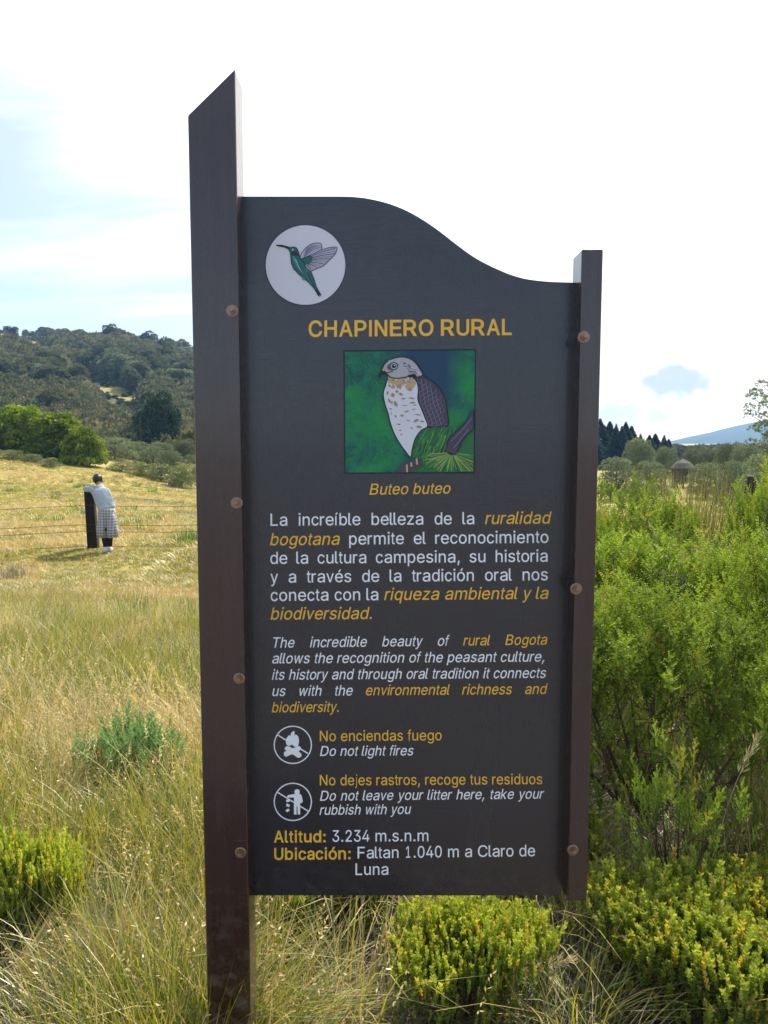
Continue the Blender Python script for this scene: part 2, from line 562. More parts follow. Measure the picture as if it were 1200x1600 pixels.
pl = MB()
za = at(292, 180, SY).z; zb = at(366, 107, SY).z
y0, y1 = SY, SY + .082
vs = [(LX0, y0, -.4), (LX1, y0, -.4), (LX1, y1, -.4), (LX0, y1, -.4), (LX0, y0, za), (LX1, y0, zb), (LX1, y1, zb), (LX0, y1, za)]
pl.add([sl(v) for v in vs], [(0, 3, 2, 1), (4, 5, 6, 7), (0, 1, 5, 4), (1, 2, 6, 5), (2, 3, 7, 6), (3, 0, 4, 7)])
bevel(tag(pl.build('post', M['post'], sign), 'long left post that runs into the ground, top cut at a slant'), .003)
pr_ = MB()
zt = at(943, 389, SY).z; zbm = at(900, 1408, SY).z
a_, b_ = sl((RX0, SY, zbm)), sl((RX1, SY + .075, zt))
pr_.box(*a_, *b_)
bevel(tag(pr_.build('post', M['post'], sign), 'short right post that ends at the foot of the board'), .003)

# board outline with the wave along its top
bz0 = at(600, 1399, BY).z
curve_px = [(380, 307), (470, 307), (530, 307), (550, 307.5), (570, 309.5), (590, 313.5), (610, 319), (635, 329), (660, 343), (685, 360), (710, 379.5),
            (735, 398), (757, 411), (780, 422), (800, 430), (820, 435.5), (840, 438.5), (865, 440.5), (900, 441.5)]
cr = []
for i in range(len(curve_px) - 1):                       # Catmull-Rom so the wave is smooth
    p = [Vector(curve_px[max(0, min(len(curve_px) - 1, i + k))]) for k in (-1, 0, 1, 2)]
    for s in range(4):
        t = s / 4
        cr.append(.5 * ((2 * p[1]) + (-p[0] + p[2]) * t + (2 * p[0] - 5 * p[1] + 4 * p[2] - p[3]) * t * t + (-p[0] + 3 * p[1] - 3 * p[2] + p[3]) * t ** 3))
cr.append(Vector(curve_px[-1]))
top = [at(p.x, p.y, BY) for p in cr]
top = [(min(max(p.x, LX1), RX0), p.z) for p in top]
top[0] = (LX1, top[0][1]); top[-1] = (RX0, top[-1][1])
outline = [(LX1, bz0)] + top + [(RX0, bz0)]
n = len(outline)
bm = MB()
fr = [sl((x, BY, z)) for x, z in outline]; bk = [sl((x, BY + .022, z)) for x, z in outline]
tris = tessellate_polygon([[Vector((v.x, v.z, 0)) for v in fr]])
bm.add(fr + bk, [tuple(t) for t in tris] + [tuple(i + n for i in t[::-1]) for t in tris] + [(i, (i + 1) % n, (i + 1) % n + n, i + n) for i in range(n)])
board = bm.build('board', M['board'], sign)
_b = bmesh.new(); _b.from_mesh(board.data); bmesh.ops.recalc_face_normals(_b, faces=_b.faces); _b.to_mesh(board.data); _b.free()

# bolts with washers
def bolt_mesh():
    b = MB()
    prof = [(.0125, 0), (.0125, .0016), (.0105, .0026), (.0085, .0026)]
    b.rings([[(r * math.cos(2*PI*k/28), -y, r * math.sin(2*PI*k/28)) for k in range(28)] for r, y in prof])
    b.rings([[(.0078 * math.cos(2*PI*k/6), -y, .0078 * math.sin(2*PI*k/6)) for k in range(6)] for y in (.0020, .0085)])
    b.rings([[(r * math.cos(2*PI*k/16), -y, r * math.sin(2*PI*k/16)) for k in range(16)] for r, y in ((.0045, .008), (.0045, .0135), (.003, .0148))])
    return b.mesh('bolt', M['bolt'], False)


bmsh = bolt_mesh()
for i, (px, py) in enumerate([(363, 486), (370, 786), (374, 1060), (376, 1332), (912, 527), (900, 920), (895, 1328)]):
    p = at(px, py, SY)
    o = link('bolt', bmsh, sign, sl(p)); o.rotation_euler = (0, i * .37, 0)

# ---- lettering: outlines of a plain grotesque, set on grotesque widths
GL = json.loads(r'''{",":[188,[[38,-119,68,71,137,71,84,-119]]],".":[188,[[95,-4,78,-1,63,9,53,24,50,41,53,59,63,73,78,83,95,87,113,83,128,73,138,59,141,41,138,24,128,9,113,-1]]],"0":[453,[[227,-7,191,-3,158,7,130,24,105,48,85,77,69,113,53,178,48,254,53,330,69,395,85,431,106,461,130,484,159,502,191,512,227,516,262,512,295,502,323,484,348,461,368,431,384,395,400,330,405,254,400,178,384,113,368,77,348,48,323,24,295,7,263,-3],[227,50,261,56,290,74,313,103,330,144,340,194,344,254,340,314,330,365,313,405,290,435,261,453,227,460,192,453,163,435,140,405,123,365,113,314,109,254,113,194,123,144,140,103,163,74,192,56]]],"1":[453,[[76,0,76,55,391,55,391,0],[276,509,276,0,212,0,212,448,209,448,86,358,86,427,198,509]]],"2":[453,[[64,0,64,47,234,229,282,282,299,305,311,327,318,348,320,371,317,397,308,419,293,436,273,449,250,457,224,460,196,457,172,447,153,433,139,413,130,390,127,362,66,362,71,405,86,442,111,473,143,496,182,511,225,516,268,511,306,497,337,474,361,445,376,411,381,372,378,345,371,318,357,290,336,259,306,223,267,180,153,60,153,57,389,57,389,0]]],"3":[453,[[218,-7,173,-3,133,10,98,30,70,57,52,91,44,132,109,132,115,107,126,87,144,71,165,59,191,52,219,50,248,53,275,61,297,74,315,93,325,116,329,145,326,172,316,196,299,217,275,234,242,244,201,248,157,248,157,299,288,448,288,452,70,452,70,509,372,509,372,461,211,278,211,289,264,288,308,276,344,253,371,222,387,186,393,145,387,103,370,66,344,36,309,12,266,-2]]],"4":[453,[[40,105,40,158,247,509,311,509,109,166,109,163,413,163,413,105],[282,0,282,121,282,146,282,318,343,318,343,0]]],":":[188,[[95,-4,78,-1,63,9,53,24,50,41,53,59,63,73,78,83,95,87,113,83,128,73,138,59,141,41,138,24,128,9,113,-1],[95,271,78,274,63,284,53,299,50,316,53,334,63,349,78,359,95,362,113,359,128,349,138,334,141,316,138,299,128,284,113,274]]],"A":[480,[[16,0,201,509,276,509,463,0,395,0,287,302,264,372,232,478,245,478,213,371,191,302,85,0],[110,142,110,199,370,199,370,142]]],"B":[456,[[60,0,60,509,241,509,289,504,329,491,359,469,381,442,394,410,398,374,395,344,387,320,373,301,356,286,336,275,315,267,315,262,339,257,363,245,385,227,402,203,414,173,418,136,413,100,400,67,377,39,344,18,301,4,247,0],[125,57,245,57,281,60,309,67,330,80,349,105,355,137,352,161,342,184,327,203,306,218,279,228,248,231,125,231],[125,285,238,285,265,288,288,296,308,309,323,326,333,348,336,372,330,403,313,429,283,446,240,452,125,452]]],"C":[510,[[267,-7,225,-3,186,7,150,25,119,49,92,79,70,115,53,157,44,203,40,254,44,305,53,352,70,393,92,429,119,459,150,484,186,501,225,512,267,516,305,513,340,504,373,490,402,471,427,447,448,418,463,385,473,348,408,348,401,373,389,395,375,413,357,428,337,440,315,449,292,454,267,456,223,450,184,432,150,403,125,364,109,314,103,254,109,194,125,145,151,105,184,76,223,59,267,53,292,55,315,60,337,69,357,81,375,96,389,114,401,136,408,160,473,160,463,124,448,91,428,62,402,38,373,19,341,5,305,-4]]],"D":[502,[[219,0,96,0,96,57,215,57,272,63,318,81,354,110,379,149,394,198,399,255,394,312,379,361,354,399,320,428,275,446,221,452,93,452,93,509,225,509,273,505,315,495,353,478,385,455,412,426,433,391,449,351,458,306,462,255,458,205,449,159,433,119,411,83,384,54,351,31,312,14,268,3],[125,509,125,0,60,0,60,509]]],"E":[419,[[60,0,60,509,372,509,372,452,125,452,125,286,355,286,355,229,125,229,125,57,375,57,375,0]]],"F":[410,[[60,0,60,509,369,509,369,452,125,452,125,278,346,278,346,221,125,221,125,0]]],"H":[517,[[60,0,60,509,125,509,125,289,392,289,392,509,457,509,457,0,392,0,392,232,125,232,125,0]]],"I":[300,[[31,0,31,57,118,57,118,452,31,452,31,509,269,509,269,452,183,452,183,57,269,57,269,0]]],"L":[393,[[60,0,60,509,125,509,125,57,361,57,361,0]]],"N":[523,[[60,0,60,509,136,509,343,183,363,151,388,107,414,55,405,54,401,108,399,157,399,195,399,509,463,509,463,0,387,0,202,290,177,331,148,381,108,452,119,454,122,384,124,328,125,291,125,0]]],"O":[533,[[267,-7,225,-3,186,7,150,25,119,49,92,79,70,115,53,157,44,203,40,254,44,305,53,352,70,393,92,429,119,459,150,484,186,501,225,512,267,516,309,512,348,501,384,484,415,459,442,429,464,393,480,352,490,305,493,254,490,203,480,157,464,115,442,79,415,49,384,25,348,7,309,-3],[267,53,310,59,349,76,383,105,408,144,425,194,430,254,425,314,408,365,383,404,349,433,310,450,267,456,223,450,184,433,151,404,125,364,109,314,103,254,109,194,125,144,151,105,184,76,223,59]]],"P":[445,[[60,0,60,509,235,509,289,503,332,487,366,462,390,430,404,391,409,348,404,304,390,265,366,233,332,207,289,191,235,186,109,186,109,242,233,242,269,246,297,256,318,272,333,294,342,319,344,348,342,376,333,402,318,423,297,439,268,449,232,452,125,452,125,0]]],"R":[449,[[60,0,60,509,236,509,290,504,333,489,367,465,390,433,405,395,409,352,405,309,390,271,367,240,333,217,289,203,236,198,96,198,96,255,234,255,269,258,298,267,319,281,334,300,342,324,345,352,342,380,334,405,319,425,298,440,269,449,233,452,125,452,125,0],[353,0,230,229,303,229,428,0]]],"T":[449,[[32,452,32,509,417,509,417,452,257,452,257,0,193,0,193,452]]],"U":[517,[[259,-8,203,-2,154,15,114,43,85,80,66,124,60,173,60,509,124,509,124,178,128,144,141,113,160,87,187,68,220,56,259,52,298,56,331,68,357,87,377,113,389,144,393,178,393,509,457,509,457,173,451,124,433,80,403,43,363,15,315,-2]]],"a":[389,[[160,-9,126,-5,94,5,68,22,48,45,35,73,30,108,34,138,43,161,58,179,78,193,100,203,125,211,178,220,234,227,252,230,265,235,273,243,276,255,276,257,273,279,267,297,256,311,240,322,220,329,196,331,171,329,149,322,132,313,118,301,107,288,100,274,41,291,57,322,79,346,104,364,133,375,163,382,194,384,215,383,239,379,263,372,286,360,306,343,322,320,333,290,337,251,337,0,277,0,277,52,272,52,264,38,252,25,236,12,215,1,190,-6],[170,45,202,49,228,59,248,74,263,93,272,115,276,138,276,190,270,186,259,182,231,176,200,171,175,168,134,159,117,150,103,139,95,124,92,105,94,87,102,72,114,61,130,52,149,47]]],"b":[424,[[229,-8,198,-5,172,4,153,17,138,31,118,59,112,59,112,0,53,0,53,509,114,509,114,319,118,319,137,346,152,360,171,373,197,381,229,384,274,378,313,361,345,332,370,293,385,245,390,189,385,133,370,84,346,45,313,16,274,-2],[220,47,253,51,279,66,301,88,316,117,325,151,328,189,325,227,316,261,301,290,280,311,253,325,220,330,188,325,161,312,140,291,125,263,116,229,113,189,116,150,125,115,140,86,162,65,188,51]]],"c":[396,[[207,-8,159,-2,117,16,82,46,56,85,40,133,34,187,40,243,56,291,82,330,117,360,159,378,207,384,234,383,260,377,284,368,305,356,324,341,340,322,353,301,362,277,303,262,298,276,290,289,281,301,270,311,257,319,242,325,226,329,207,330,173,325,145,310,124,287,108,258,99,224,96,187,99,151,108,117,124,89,145,66,173,51,207,46,226,48,243,52,258,58,271,66,282,76,292,89,299,102,304,117,363,102,354,78,341,56,325,37,306,21,285,9,261,-1,235,-6]]],"d":[424,[[195,-8,151,-2,111,16,79,45,55,84,39,133,34,189,39,245,55,293,79,332,112,361,151,378,196,384,228,381,253,373,272,360,287,346,306,319,311,319,311,509,372,509,372,0,313,0,313,59,307,59,287,31,272,17,252,4,227,-5],[205,47,236,51,263,65,284,86,299,115,309,150,312,189,309,229,300,263,284,291,263,312,237,325,205,330,172,325,145,311,124,290,108,261,99,227,96,189,99,151,109,117,124,88,145,66,172,51]]],"e":[404,[[212,-8,161,-2,117,16,82,46,56,85,40,132,34,187,39,242,55,290,81,329,115,359,157,378,205,384,236,382,266,374,294,361,319,341,341,315,357,282,368,242,371,194,371,169,75,169,75,221,338,221,310,202,307,237,298,269,283,294,263,314,237,326,205,330,173,326,146,313,125,294,109,270,99,241,96,211,96,178,100,139,110,106,128,80,151,61,179,50,212,46,234,48,254,53,271,61,285,73,297,88,306,105,365,91,353,63,335,39,311,19,283,4,249,-5]]],"f":[254,[[228,379,228,327,6,327,6,379],[81,0,81,432,84,461,96,486,113,505,135,519,161,527,187,530,222,527,243,521,227,468,215,472,195,474,171,470,154,460,145,443,142,419,142,0]]],"g":[425,[[207,-151,168,-148,134,-140,105,-127,82,-110,64,-91,51,-69,101,-41,122,-66,136,-78,154,-88,178,-95,207,-97,249,-92,282,-75,298,-58,308,-34,311,-6,311,68,306,68,287,41,272,28,252,16,227,8,195,5,152,10,113,27,80,53,55,90,39,136,34,191,39,246,55,293,80,332,112,361,152,378,196,384,228,382,253,373,273,360,288,346,308,319,313,319,313,379,372,379,372,-9,367,-54,350,-90,324,-117,291,-136,251,-147],[205,59,237,63,264,75,285,95,300,121,309,154,312,193,309,231,300,264,285,291,264,312,237,325,205,330,172,325,145,312,124,290,109,262,99,229,96,193,99,155,109,123,124,96,145,76,172,63]]],"h":[410,[[114,227,114,0,53,0,53,509,114,509,114,287,102,287,124,332,152,362,187,379,227,384,264,380,295,369,321,349,341,321,353,285,357,240,357,0,296,0,296,235,290,275,273,304,246,323,210,329,184,326,161,317,141,303,126,283,117,257]]],"i":[167,[[53,0,53,379,114,379,114,0],[84,443,67,446,54,455,44,468,41,483,44,499,54,512,67,521,84,524,100,521,114,512,123,499,126,483,123,468,114,455,100,446]]],"j":[167,[[53,379,114,379,114,-30,111,-63,102,-90,86,-113,65,-129,37,-139,4,-143,-10,-143,-10,-87,2,-87,25,-83,40,-72,50,-54,53,-29],[83,443,67,446,53,455,44,468,41,483,44,499,53,512,67,521,83,524,100,521,114,512,123,499,126,483,123,468,114,455,100,446]]],"k":[381,[[110,137,110,212,121,212,284,379,360,379,184,199,177,199],[53,0,53,509,114,509,114,0],[294,0,148,186,191,229,372,0]]],"l":[189,[[139,-2,101,3,74,20,58,47,53,84,53,509,114,509,114,99,115,77,120,62,130,54,146,52,160,53,170,54,181,3,162,-1]]],"m":[610,[[53,0,53,379,112,379,112,295,108,295,118,323,132,346,151,363,172,376,195,384,219,386,257,380,287,361,309,331,321,295,312,295,322,321,337,343,357,361,381,375,407,383,437,386,468,383,497,372,522,354,541,328,553,296,557,255,557,0,496,0,496,254,493,279,485,298,473,313,447,326,419,330,395,328,374,320,358,307,345,290,338,270,335,247,335,0,274,0,274,260,269,288,253,311,229,326,199,330,178,328,158,320,140,307,126,289,117,266,114,238,114,0]]],"n":[410,[[114,227,114,0,53,0,53,379,112,379,112,287,102,287,124,332,152,362,187,379,227,384,264,380,295,369,321,349,341,321,353,285,357,240,357,0,296,0,296,235,290,275,273,304,246,323,210,329,184,326,161,317,141,303,126,283,117,257]]],"o":[415,[[207,-8,159,-2,117,16,82,46,56,85,40,133,34,187,40,243,56,291,82,330,117,360,159,378,207,384,256,378,299,360,333,330,359,291,376,243,381,187,376,133,359,85,333,46,299,16,256,-2],[207,46,242,51,270,66,292,89,307,117,316,151,319,187,316,224,307,258,292,287,270,310,242,325,207,330,173,325,145,310,124,287,108,258,99,224,96,187,99,151,108,117,124,89,145,66,173,51]]],"p":[424,[[53,-143,53,379,112,379,112,319,118,319,137,346,152,360,171,373,197,381,229,384,274,378,313,361,345,332,370,293,385,245,390,189,385,133,370,84,346,45,313,16,274,-2,229,-8,198,-5,173,4,153,17,138,31,118,59,114,59,114,-143],[220,47,253,51,279,66,301,88,316,117,325,151,328,189,325,227,316,261,301,290,280,311,253,325,220,330,188,325,161,312,140,291,125,263,116,229,113,189,116,150,125,115,140,86,162,65,188,51]]],"q":[424,[[372,-143,311,-143,311,59,306,59,287,31,272,17,252,4,227,-5,195,-8,151,-2,111,16,79,45,55,84,39,133,34,189,39,245,55,293,79,332,112,361,151,378,196,384,228,381,253,373,272,360,287,346,307,319,313,319,313,379,372,379],[205,47,236,51,263,65,284,86,299,115,309,150,312,189,309,229,300,263,284,291,263,312,237,325,205,330,172,325,145,311,124,290,108,261,99,227,96,189,99,151,109,117,124,88,145,66,172,51]]],"r":[259,[[53,0,53,379,112,379,112,321,115,321,130,347,152,367,181,380,213,385,229,384,243,384,243,322,230,324,207,326,182,323,159,315,140,301,126,284,117,262,114,237,114,0]]],"s":[365,[[182,-8,145,-5,112,3,84,18,62,38,45,63,36,94,94,107,105,79,124,60,150,49,181,45,217,50,244,62,262,81,268,103,265,121,254,136,237,147,212,155,149,170,104,186,72,208,53,237,47,274,51,305,65,332,87,354,115,370,149,381,187,384,223,381,254,372,279,358,299,339,314,316,324,290,268,277,258,298,243,316,219,328,187,333,156,329,131,317,114,299,109,277,112,258,124,243,144,232,172,223,229,209,275,194,306,171,325,142,331,107,326,75,312,47,290,24,260,6,223,-5]]],"t":[227,[[204,379,204,327,6,327,6,379],[65,471,126,471,126,98,128,76,136,61,150,53,170,50,185,51,202,54,213,2,192,-3,168,-4,138,-1,113,7,92,21,77,41,68,64,65,93]]],"u":[410,[[182,-5,146,-1,115,11,89,31,69,59,57,95,53,139,53,379,114,379,114,144,119,105,137,75,164,56,200,50,226,53,249,62,268,77,283,97,293,122,296,153,296,379,357,379,357,0,298,0,298,92,307,92,286,47,257,17,222,0]]],"v":[389,[[163,0,17,379,84,379,165,155,187,87,206,21,184,21,203,87,224,155,305,379,371,379,226,0]]],"w":[567,[[138,0,23,379,87,379,133,214,154,137,175,41,165,41,186,135,206,214,252,379,316,379,362,214,382,136,402,41,391,41,413,135,434,214,480,379,545,379,429,0,368,0,319,172,305,225,291,280,277,338,291,338,277,280,263,225,248,172,199,0]]],"y":[389,[[47,-139,61,-86,71,-87,88,-90,104,-89,118,-84,130,-74,141,-58,151,-36,163,-1,17,379,84,379,165,155,187,87,206,21,184,21,202,87,224,155,305,379,371,379,204,-58,191,-85,177,-107,159,-124,139,-136,117,-143,91,-145,65,-143]]],"z":[380,[[42,0,42,46,254,320,254,323,48,323,48,379,333,379,333,331,126,60,126,56,339,56,339,0]]],"é":[404,[[212,-8,161,-2,117,16,82,46,56,85,40,132,34,187,39,242,55,290,81,329,115,359,157,378,205,384,236,382,266,374,294,361,319,341,341,315,357,282,368,242,371,194,371,169,75,169,75,221,338,221,310,202,307,237,298,269,283,294,263,314,237,326,205,330,173,326,146,313,125,294,109,270,99,241,96,211,96,178,100,139,110,106,128,80,151,61,179,50,212,46,234,48,254,53,271,61,285,73,297,88,306,105,365,91,353,63,335,39,311,19,283,4,249,-5],[177,429,225,529,293,529,227,429]]],"í":[167,[[53,0,53,379,114,379,114,0],[57,429,104,529,173,529,107,429]]],"ó":[415,[[207,-8,159,-2,117,16,82,46,56,85,40,133,34,187,40,243,56,291,82,330,117,360,159,378,207,384,256,378,299,360,333,330,359,291,376,243,381,187,376,133,359,85,333,46,299,16,256,-2],[207,46,242,51,270,66,292,89,307,117,316,151,319,187,316,224,307,258,292,287,270,310,242,325,207,330,173,325,145,310,124,287,108,258,99,224,96,187,99,151,108,117,124,89,145,66,173,51],[181,429,228,529,297,529,231,429]]]}''')
GL['I'] = [188, [[125, 509, 125, 0, 60, 0, 60, 509]]]
HV = dict(zip("abcdefghijklmnopqrstuvwxyz", [556,556,500,556,556,278,556,556,222,222,500,222,833,556,556,556,556,333,500,278,556,500,722,500,500,500]))
HV.update(dict(zip("ABCDEFGHIJKLMNOPQRSTUVWXYZ", [667,667,722,722,667,611,778,722,278,500,667,556,833,722,778,667,778,722,667,611,722,667,944,667,667,611])))
HV.update({c: 556 for c in "0123456789"}); HV.update({'.': 278, ',': 278, ':': 278, 'í': 278, 'é': 556, 'ó': 556, ' ': 278})
HB = dict(HV); HB.update({'b': 611, 'c': 556, 'd': 611, 'f': 333, 'g': 611, 'h': 611, 'i': 278, 'l': 278, 'n': 611, 'o': 611, 'p': 611, 'r': 389, 's': 556,
                          't': 333, 'u': 611, 'A': 722, 'ó': 611, ':': 333})
HV['í'] = 250


from mathutils.geometry import delaunay_2d_cdt
GCACHE = {}


def glyph(ch, bold):
    """triangles of a letter: overlapping outlines are merged by their winding number"""
    key = (ch, bold)
    if key in GCACHE: return GCACHE[key]
    adv, polys = GL[ch]; loops = []
    d = 15 if bold else 3.5
    for p in polys:
        P = []
        for k in range(0, len(p), 2):
            q = Vector((p[k], p[k + 1]))
            if not P or (q - P[-1]).length > .5: P.append(q)
        if (P[0] - P[-1]).length < .5: P.pop()
        n_ = len(P); O = []
        for i in range(n_):                      # outer outlines run clockwise: the left side is outside
            e1 = (P[i] - P[i - 1]).normalized(); e2 = (P[(i + 1) % n_] - P[i]).normalized()
            m = Vector((-e1.y - e2.y, e1.x + e2.x)); L = m.length
            m = m / max(L, .3); O.append(P[i] + m * d / max(.5, L / 2))
        loops.append(O)
    vs = [v for O in loops for v in O]; es = []; b = 0
    for O in loops: es += [(b + i, b + (i + 1) % len(O)) for i in range(len(O))]; b += len(O)
    ov, oe, of = delaunay_2d_cdt(vs, es, [], 0, 1e-4)[:3]
    def wind(c):
        w = 0
        for O in loops:
            for i in range(len(O)):
                a, e = O[i], O[(i + 1) % len(O)]
                if a.y <= c.y < e.y or e.y <= c.y < a.y:
                    if a.x + (c.y - a.y) / (e.y - a.y) * (e.x - a.x) > c.x: w += 1 if e.y > a.y else -1
        return w
    tr = [t for t in of if wind((ov[t[0]] + ov[t[1]] + ov[t[2]]) / 3)]
    used = sorted({i for t in tr for i in t}); ix = {u: k for k, u in enumerate(used)}
    mn = min(ov[u].x for u in used); mx = max(ov[u].x for u in used)
    GCACHE[key] = ([(ov[u].x - mn, ov[u].y) for u in used], [tuple(ix[i] for i in t) for t in tr], mx - mn, adv)
    return GCACHE[key]


def words_width(w, tab): return sum(tab[c] for c in w) / 1000


def text_line(spec, x0, x1, by0, by1, em, name='lettering', justify=False):
    """spec: list of (word, colour 'w'/'y', italic, bold); one mesh for the whole line"""
    tabs = [HB if s[3] else HV for s in spec]
    wid = [words_width(s[0], t) for s, t in zip(spec, tabs)]
    nsp = len(spec) - 1
    if justify:
        sx = justify; gap = ((x1 - x0) / em - sum(wid) * sx) / max(nsp, 1)
    else:
        sx = (x1 - x0) / em / (sum(wid) + nsp * .278); gap = .278 * sx
    V = []; F = []; MI = []; mats = []
    X = 0.0

    for s, w, tab in zip(spec, wid, tabs):
        word, colr, ital, bold = s
        m = M['white_paint'] if colr == 'w' else M['yellow_paint']
        if m not in mats: mats.append(m)
        mi_ = mats.index(m)
        for ch in word:
            adv = tab[ch] / 1000 * sx
            gv, gt, gw, ga = glyph(ch, bold)
            inkw = {'j': .5, '1': .5, 'í': .62, 'r': .80, 't': .84, 'f': .9}.get(ch, min(.90, gw / ga))
            if ch in 'Iil.,:': inkw = gw * .00136 * sx / adv
            scx = adv * inkw / gw; offx = (adv - adv * inkw) / 2
            b = len(V)
            for a_, c_ in gv:
                gx_ = a_ * scx + offx; gy_ = c_ / 509 * .716
                if ital: gx_ += gy_ * .20 - .02
                u = (X + gx_) * em; t = u / max(1, (x1 - x0))
                q = at(x0 + u, by0 + (by1 - by0) * t - gy_ * em, BY)
                V.append((q.x - SO.x, 0, q.z - SO.z))
            for t_ in gt: F.append(tuple(b + i for i in t_)); MI.append(mi_)
            X += adv
        X += gap
    me = bpy.data.meshes.new(name); me.from_pydata(V, [], F)
    for m in mats: me.materials.append(m)
    me.polygons.foreach_set('material_index', MI); me.update()
    o = link(name, me, board)
    o.location = (0, BY - SO.y - .0006, 0)
    return o


def W(txt, c='w', i=0, b=0): return [(w, c, i, b) for w in txt.split()]


text_line(W('CHAPINERO RURAL', 'y', 0, 1), 481, 801, 526, 523, 34, 'title')
text_line(W('Buteo buteo', 'y', 1), 576, 704, 773, 771, 24, 'caption')
J = 1.0
text_line(W('La increíble belleza de la') + W('ruralidad', 'y', 1), 421, 860, 821.5, 818, 26.4, justify=J)
text_line(W('bogotana', 'y', 1) + W('permite el reconocimiento'), 421, 858, 852, 848, 26.4, justify=J)
text_line(W('de la cultura campesina, su historia'), 421, 857, 881, 877.5, 26.2, justify=J)
text_line(W('y a través de la tradición oral nos'), 422, 857, 910.5, 906.5, 26.2, justify=J)
text_line(W('conecta con la') + W('riqueza ambiental y la', 'y', 1), 422, 857, 939, 935.5, 26.2)
text_line(W('biodiversidad.', 'y', 1), 422, 583, 968, 967, 26.2)
text_line(W('The incredible beauty of', 'w', 1) + W('rural Bogota', 'y', 1), 424, 855, 1012, 1007, 22.6, justify=.93)
text_line(W('allows the recognition of the peasant culture,', 'w', 1), 424, 852, 1036.5, 1033.5, 22.6)
text_line(W('its history and through oral tradition it connects', 'w', 1), 424, 853, 1062, 1059, 22.6)
text_line(W('us with the', 'w', 1) + W('environmental richness and', 'y', 1), 424, 854, 1087.5, 1084, 22.6, justify=.93)
text_line(W('biodiversity.', 'y', 1), 424, 531, 1113, 1112, 22.6)
text_line(W('No enciendas fuego', 'y'), 498, 691, 1158, 1156.5, 22.8)
text_line(W('Do not light fires', 'w', 1), 499, 646, 1181, 1180, 21.6)
text_line(W('No dejes rastros, recoge tus residuos', 'y'), 498, 848, 1227, 1225, 22.8)
text_line(W('Do not leave your litter here, take your', 'w', 1), 499, 849, 1251, 1247.5, 21.6, justify=.94)
text_line(W('rubbish with you', 'w', 1), 499, 642, 1273, 1271.5, 21.6)
text_line(W('Altitud:', 'y', 0, 1), 427, 511, 1316, 1315.5, 25)
text_line(W('3.234 m.s.n.m'), 518, 671, 1315, 1314, 25)
text_line(W('Ubicación:', 'y', 0, 1), 427, 550, 1343, 1342, 25)
text_line(W('Faltan 1.040 m a Claro de'), 557, 837, 1341, 1337.5, 25)
text_line(W('Luna'), 554, 608, 1367, 1366.5, 25)


# ---- flat artwork made of thin layers of paint
class Art:
    def __init__(s, ox, oy, k): s.o = (ox, oy); s.k = k; s.V = []; s.F = []; s.MI = []; s.mats = []; s.layer = 0
    def P(s, x, y):
        q = at(s.o[0] + x / s.k, s.o[1] + y / s.k, BY)
        return (q.x - SO.x, -s.layer, q.z - SO.z)
    def mi(s, m):
        if m not in s.mats: s.mats.append(m)
        return s.mats.index(m)
    def up(s, d=.00018): s.layer += d
    def poly(s, pts, m, smooth=False):
        if smooth: pts = closed_smooth(pts)
        s.layer += 6e-6
        b = len(s.V); q = [s.P(*p) for p in pts]; s.V += q
        for t in tessellate_polygon([[Vector((v[0], v[2], 0)) for v in q]]):
            s.F.append(tuple(b + i for i in t)); s.MI.append(s.mi(m))
        return pts
    def stroke(s, pts, w, m, closed=False, taper=False):
        n = len(pts); s.layer += 6e-6
        if n < 2: return
        b = len(s.V)
        for i, p in enumerate(pts):
            a = Vector(pts[(i - 1) % n if closed else max(i - 1, 0)]); c = Vector(pts[(i + 1) % n if closed else min(i + 1, n - 1)])
            d = (c - a); d = d.normalized() if d.length else Vector((1, 0)); nn = Vector((-d.y, d.x))
            ww = w * (1 - .75 * i / (n - 1)) if taper else w
            s.V.append(s.P(p[0] + nn.x * ww / 2, p[1] + nn.y * ww / 2)); s.V.append(s.P(p[0] - nn.x * ww / 2, p[1] - nn.y * ww / 2))
        for i in range(n if closed else n - 1):
            j = (i + 1) % n
            s.F.append((b + 2*i, b + 2*i + 1, b + 2*j + 1, b + 2*j)); s.MI.append(s.mi(m))
    def circle(s, x, y, r, m, n=32): s.poly([(x + r * math.cos(2*PI*k/n), y + r * math.sin(2*PI*k/n)) for k in range(n)], m)
    def ring(s, x, y, r, w, m, n=64): s.stroke([(x + r * math.cos(2*PI*k/n), y + r * math.sin(2*PI*k/n)) for k in range(n)], w, m, True)
    def build(s, name, off=.0006):
        me = bpy.data.meshes.new(name); me.from_pydata(s.V, [], s.F)
        for m in s.mats: me.materials.append(m)
        me.polygons.foreach_set('material_index', s.MI); me.update()
        o = link(name, me, board); o.location = (0, BY - SO.y - off, 0)
        return o


def closed_smooth(pts, k=4):
    n = len(pts); out = []
    for i in range(n):
        p = [Vector(pts[(i + j) % n]) for j in (-1, 0, 1, 2)]
        for s in range(k):
            t = s / k
            q = .5 * ((2 * p[1]) + (-p[0] + p[2]) * t + (2 * p[0] - 5 * p[1] + 4 * p[2] - p[3]) * t * t + (-p[0] + 3 * p[1] - 3 * p[2] + p[3]) * t ** 3)
            out.append((q.x, q.y))
    return out


def open_smooth(pts, k=5):
    out = []; n = len(pts)
    for i in range(n - 1):
        p = [Vector(pts[max(0, min(n - 1, i + j))]) for j in (-1, 0, 1, 2)]
        for s in range(k):
            t = s / k
            q = .5 * ((2 * p[1]) + (-p[0] + p[2]) * t + (2 * p[0] - 5 * p[1] + 4 * p[2] - p[3]) * t * t + (-p[0] + 3 * p[1] - 3 * p[2] + p[3]) * t ** 3)
            out.append((q.x, q.y))
    out.append(tuple(pts[-1])); return out


def ink(name, c, **k): return m_plain('print_' + name, c, .5, .4, **k)


